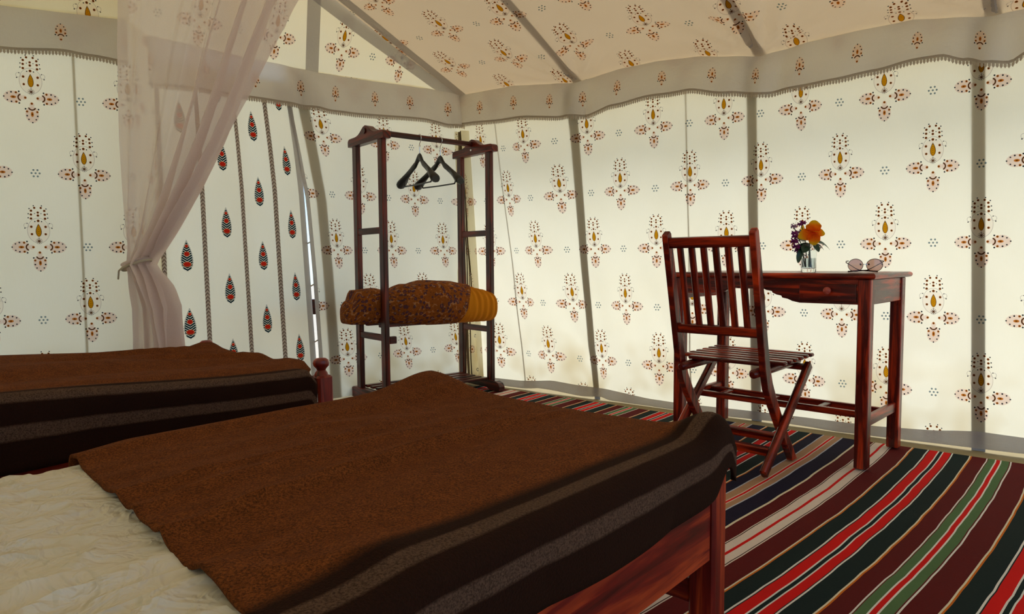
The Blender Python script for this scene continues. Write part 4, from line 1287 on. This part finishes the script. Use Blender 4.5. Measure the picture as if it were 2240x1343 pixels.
for k in range(7):
    y = 0.048 + k * 0.0525
    z = 0.413 + 0.0012 * k
    x0, x1 = (0.038, -CW - 0.038) if k else (-0.016, -CW + 0.016)
    MB().beam((x0, y, z), (x1, y, z), 0.034, 0.014, (0, 1, 0), 0.004).build('seat_slat', 'wood', CH)
MB().beam((-0.011, 0.190, 0.105), (-CW + 0.011, 0.190, 0.105), 0.022, 0.034, (0, 1, 0.3)).build('stretcher', 'wood', CH)
MB().beam((0.0155, 0.022, 0.092), (-CW - 0.0155, 0.022, 0.092), 0.022, 0.034, (0, 1, 0.3)).build('stretcher', 'wood', CH)
MB().beam((0.0155, 0.342, 0.372), (-CW - 0.0155, 0.342, 0.372), 0.022, 0.022, (0, 1, 0.3)).build('seat_bar', 'wood', CH)
for x in (0.040, -CW - 0.040):
    MB().lathe([(0.001, 0.003), (0.005, 0.002), (0.006, 0.0)], 10, (x, 0.165, 0.20), Matrix.Rotation(math.pi / 2 * (1 if x > 0 else -1), 3, 'Y')).build('rivet', 'chrome', CH)

# ------------------------------------------------------------------ things on the desk
DM = Matrix.Rotation(DK_YAW, 3, 'Z')
def on_desk(x, y, z=DH): return DK_LOC + DM @ V((x, y, z))
VB = on_desk(-0.283, 0.15)
VZ = thing('vase', VB, DK_YAW, 'clear glass tumbler of flowers standing on the desk', 'vase')
MB().lathe([(0.001, 0.0005), (0.027, 0.0005), (0.0285, 0.003), (0.030, 0.06), (0.0325, 0.118), (0.0318, 0.119), (0.0308, 0.118), (0.0285, 0.06), (0.0268, 0.017), (0.001, 0.016)], 28).build('glass', 'glass', VZ)
MB().lathe([(0.001, 0.0168), (0.0265, 0.0178), (0.0282, 0.058), (0.001, 0.058)], 24).build('water', 'water', VZ)
def petal(m, base, direction, up, length, width, curl, wav=0.0, nu=10, nv=6):
    d = V(direction).normalized(); u = V(up); u = (u - d * u.dot(d)).normalized(); s = d.cross(u)
    def fn(a, b):
        w = width * (math.sin(math.pi * min(1, (a * 0.92 + 0.05))) ** 0.7) * 0.5
        t = b * 2 - 1
        lift = curl * a * a * length
        cup = 0.25 * w * t * t
        ru = wav * math.sin(a * 16 + t * 4) * abs(t) * width
        return V(base) + d * (length * a) + u * (cup - lift + ru) + s * (w * t), (a, b)
    m.grid(fn, nu, nv)
FLW = thing('flower', VB + V((0, 0, 0.024)), 0, 'large orange ruffled bloom on the right of the glass tumbler', 'flower', 'flowers in the tumbler')
CR = V((1, 0, 0)); HC = V((0.002, -0.025, 0.136))          # bloom centre, facing the camera
MB().tube([(0.004, 0.004, 0.0), (0.002, 0.0, 0.06), (0.001, -0.008, 0.11), tuple(HC + V((0, 0.016, 0)))], 0.0030, 8).build('stem', 'stem', FLW)
for dr_, L_, W_, cu in (((-0.95, -0.28, -0.22), 0.060, 0.050, 0.25), ((0.02, -0.35, -0.95), 0.052, 0.054, 0.10), ((0.02, -0.25, 0.95), 0.052, 0.060, 0.05), ((0.92, -0.2, 0.10), 0.056, 0.034, 0.75),
                         ((-0.5, -0.15, 0.75), 0.040, 0.040, 0.2), ((0.55, -0.2, -0.6), 0.036, 0.034, 0.3)):
    m = MB(); petal(m, HC, dr_, (0, -1, 0.2), L_, W_, cu, 0.05, 14, 8); m.build('petal', 'orange', FLW, True, 80)
m = MB(); petal(m, HC + V((0, -0.006, 0)), (0.1, -0.85, 0.4), (0, 0.2, 1), 0.026, 0.026, 0.3, 0.08); m.build('throat', 'orange', FLW, True, 80)
def sprig(offset, tip, mat, label, heads):
    t = thing('flower', VB + V((offset[0], offset[1], 0.024)), 0, label, 'flower', 'flowers in the tumbler')
    T_ = V(tip)
    MB().tube([(0, 0, 0), T_ * 0.5 + V((0.008, 0.002, 0.012)), T_], 0.0022, 6).build('stem', 'stem', t)
    for (hx, hz_, r) in heads:
        c = T_ + V((hx, -0.004, hz_))
        m = MB()
        for k in range(13):
            a = k * 2.399; el = 0.9 - k * 0.12
            d = V((math.cos(a) * math.cos(el), math.sin(a) * math.cos(el) - 0.3, math.sin(el)))
            petal(m, c, d, (d.y, -d.x, 0.6), r, r * 0.5, 0.25, 0.0, 5, 2)
        m.build('blossom', mat, t, True, 80)
sprig((-0.010, 0.002), (-0.052, -0.006, 0.122), 'purple', 'purple flower spike drooping left of the orange bloom', [(0, 0, 0.017), (-0.002, -0.020, 0.019), (0.006, -0.042, 0.018), (0.010, -0.058, 0.014), (-0.004, 0.014, 0.014)])
sprig((-0.004, 0.010), (-0.022, 0.006, 0.172), 'purple', 'purple flower head above and behind the orange bloom', [(0.004, 0.006, 0.015), (-0.010, 0.0, 0.012)])
sprig((-0.012, 0.010), (-0.044, 0.004, 0.158), 'pale_purple', 'pale lilac flower head at the upper left of the bunch', [(-0.004, 0.006, 0.015), (0.014, -0.018, 0.013)])
LV = thing('leaf_stem', VB + V((0.004, -0.010, 0.022)), 0, 'dark green leafy stem spilling over the glass tumbler rim', 'leaf')
MB().tube([(0, 0, 0), (-0.004, -0.002, 0.05), (-0.010, -0.006, 0.098)], 0.0026, 6).build('stem', 'stem', LV)
for base, d, L_, W_, cu in (((-0.010, -0.006, 0.094), (-0.75, -0.1, -0.15), 0.055, 0.030, 0.45), ((-0.046, -0.01, 0.076), (-0.25, -0.05, -0.95), 0.062, 0.024, -0.2), ((0.010, -0.010, 0.100), (0.85, -0.1, 0.10), 0.066, 0.024, 0.75),
                            ((0.010, -0.008, 0.092), (0.8, -0.1, -0.05), 0.044, 0.018, 0.6), ((-0.020, -0.008, 0.092), (-0.4, -0.4, -0.55), 0.045, 0.034, 0.1), ((0.004, -0.012, 0.094), (0.3, -0.4, -0.6), 0.040, 0.032, 0.1),
                            ((-0.030, 0.0, 0.130), (-0.5, -0.1, 0.8), 0.030, 0.014, 0.2), ((-0.034, 0.0, 0.124), (-0.9, -0.1, 0.4), 0.026, 0.012, 0.2), ((-0.020, 0, 0.10), (-0.6, -0.3, 0.4), 0.04, 0.03, 0.3)):
    m = MB(); petal(m, base, d, (0.15, -0.6, 0.8), L_, W_, cu, 0.0, 10, 4); m.build('leaf', 'leaf', LV, True, 80)

SGL = thing('sunglasses', on_desk(-0.072, 0.165), -0.20, 'round brown-tinted sunglasses lying folded on the desk', 'sunglasses')
for sx in (-1, 1):
    cx = sx * 0.0345
    R_ = 0.0262
    ring = [V((cx + R_ * 1.08 * math.cos(t), -0.004 * math.cos(t) * sx, 0.0285 + R_ * 0.95 * math.sin(t))) for t in [2 * math.pi * i / 32 for i in range(32)]]
    m = MB()
    m.add([V((cx, -0.002, 0.0285))] + [p * 1.0 for p in ring], [(0, 1 + i, 1 + (i + 1) % 32) for i in range(32)], [((0, 0),) * 3] * 32)
    m.build('lens', 'lens', SGL)
    MB().tube(ring, 0.0011, 6, closed=True).build('rim', 'frame_metal', SGL)
    MB().tube([(cx + sx * 0.025, 0.0, 0.046), (cx + sx * 0.034, 0.003, 0.044), (cx + sx * 0.032, 0.012, 0.040), (cx - sx * 0.006, 0.020, 0.016), (cx - sx * 0.022, 0.022, 0.0085), (cx - sx * 0.060, 0.026 + 0.004 * sx, 0.006), (cx - sx * 0.088, 0.028 + 0.004 * sx, 0.0035)],
              [0.0016, 0.0016, 0.0016, 0.0016, 0.0022, 0.0028, 0.0030], 8).build('temple', 'frame_metal', SGL)
    MB().tube([(cx - sx * 0.020, 0.002, 0.030), (cx - sx * 0.019, 0.007, 0.034)], 0.0030, 8).build('nose_pad', 'frame_metal', SGL)
MB().tube([(-0.0075, -0.001, 0.029), (-0.004, -0.002, 0.0325), (0.004, -0.002, 0.0325), (0.0075, -0.001, 0.029)], 0.0013, 6).build('bridge', 'chrome', SGL)
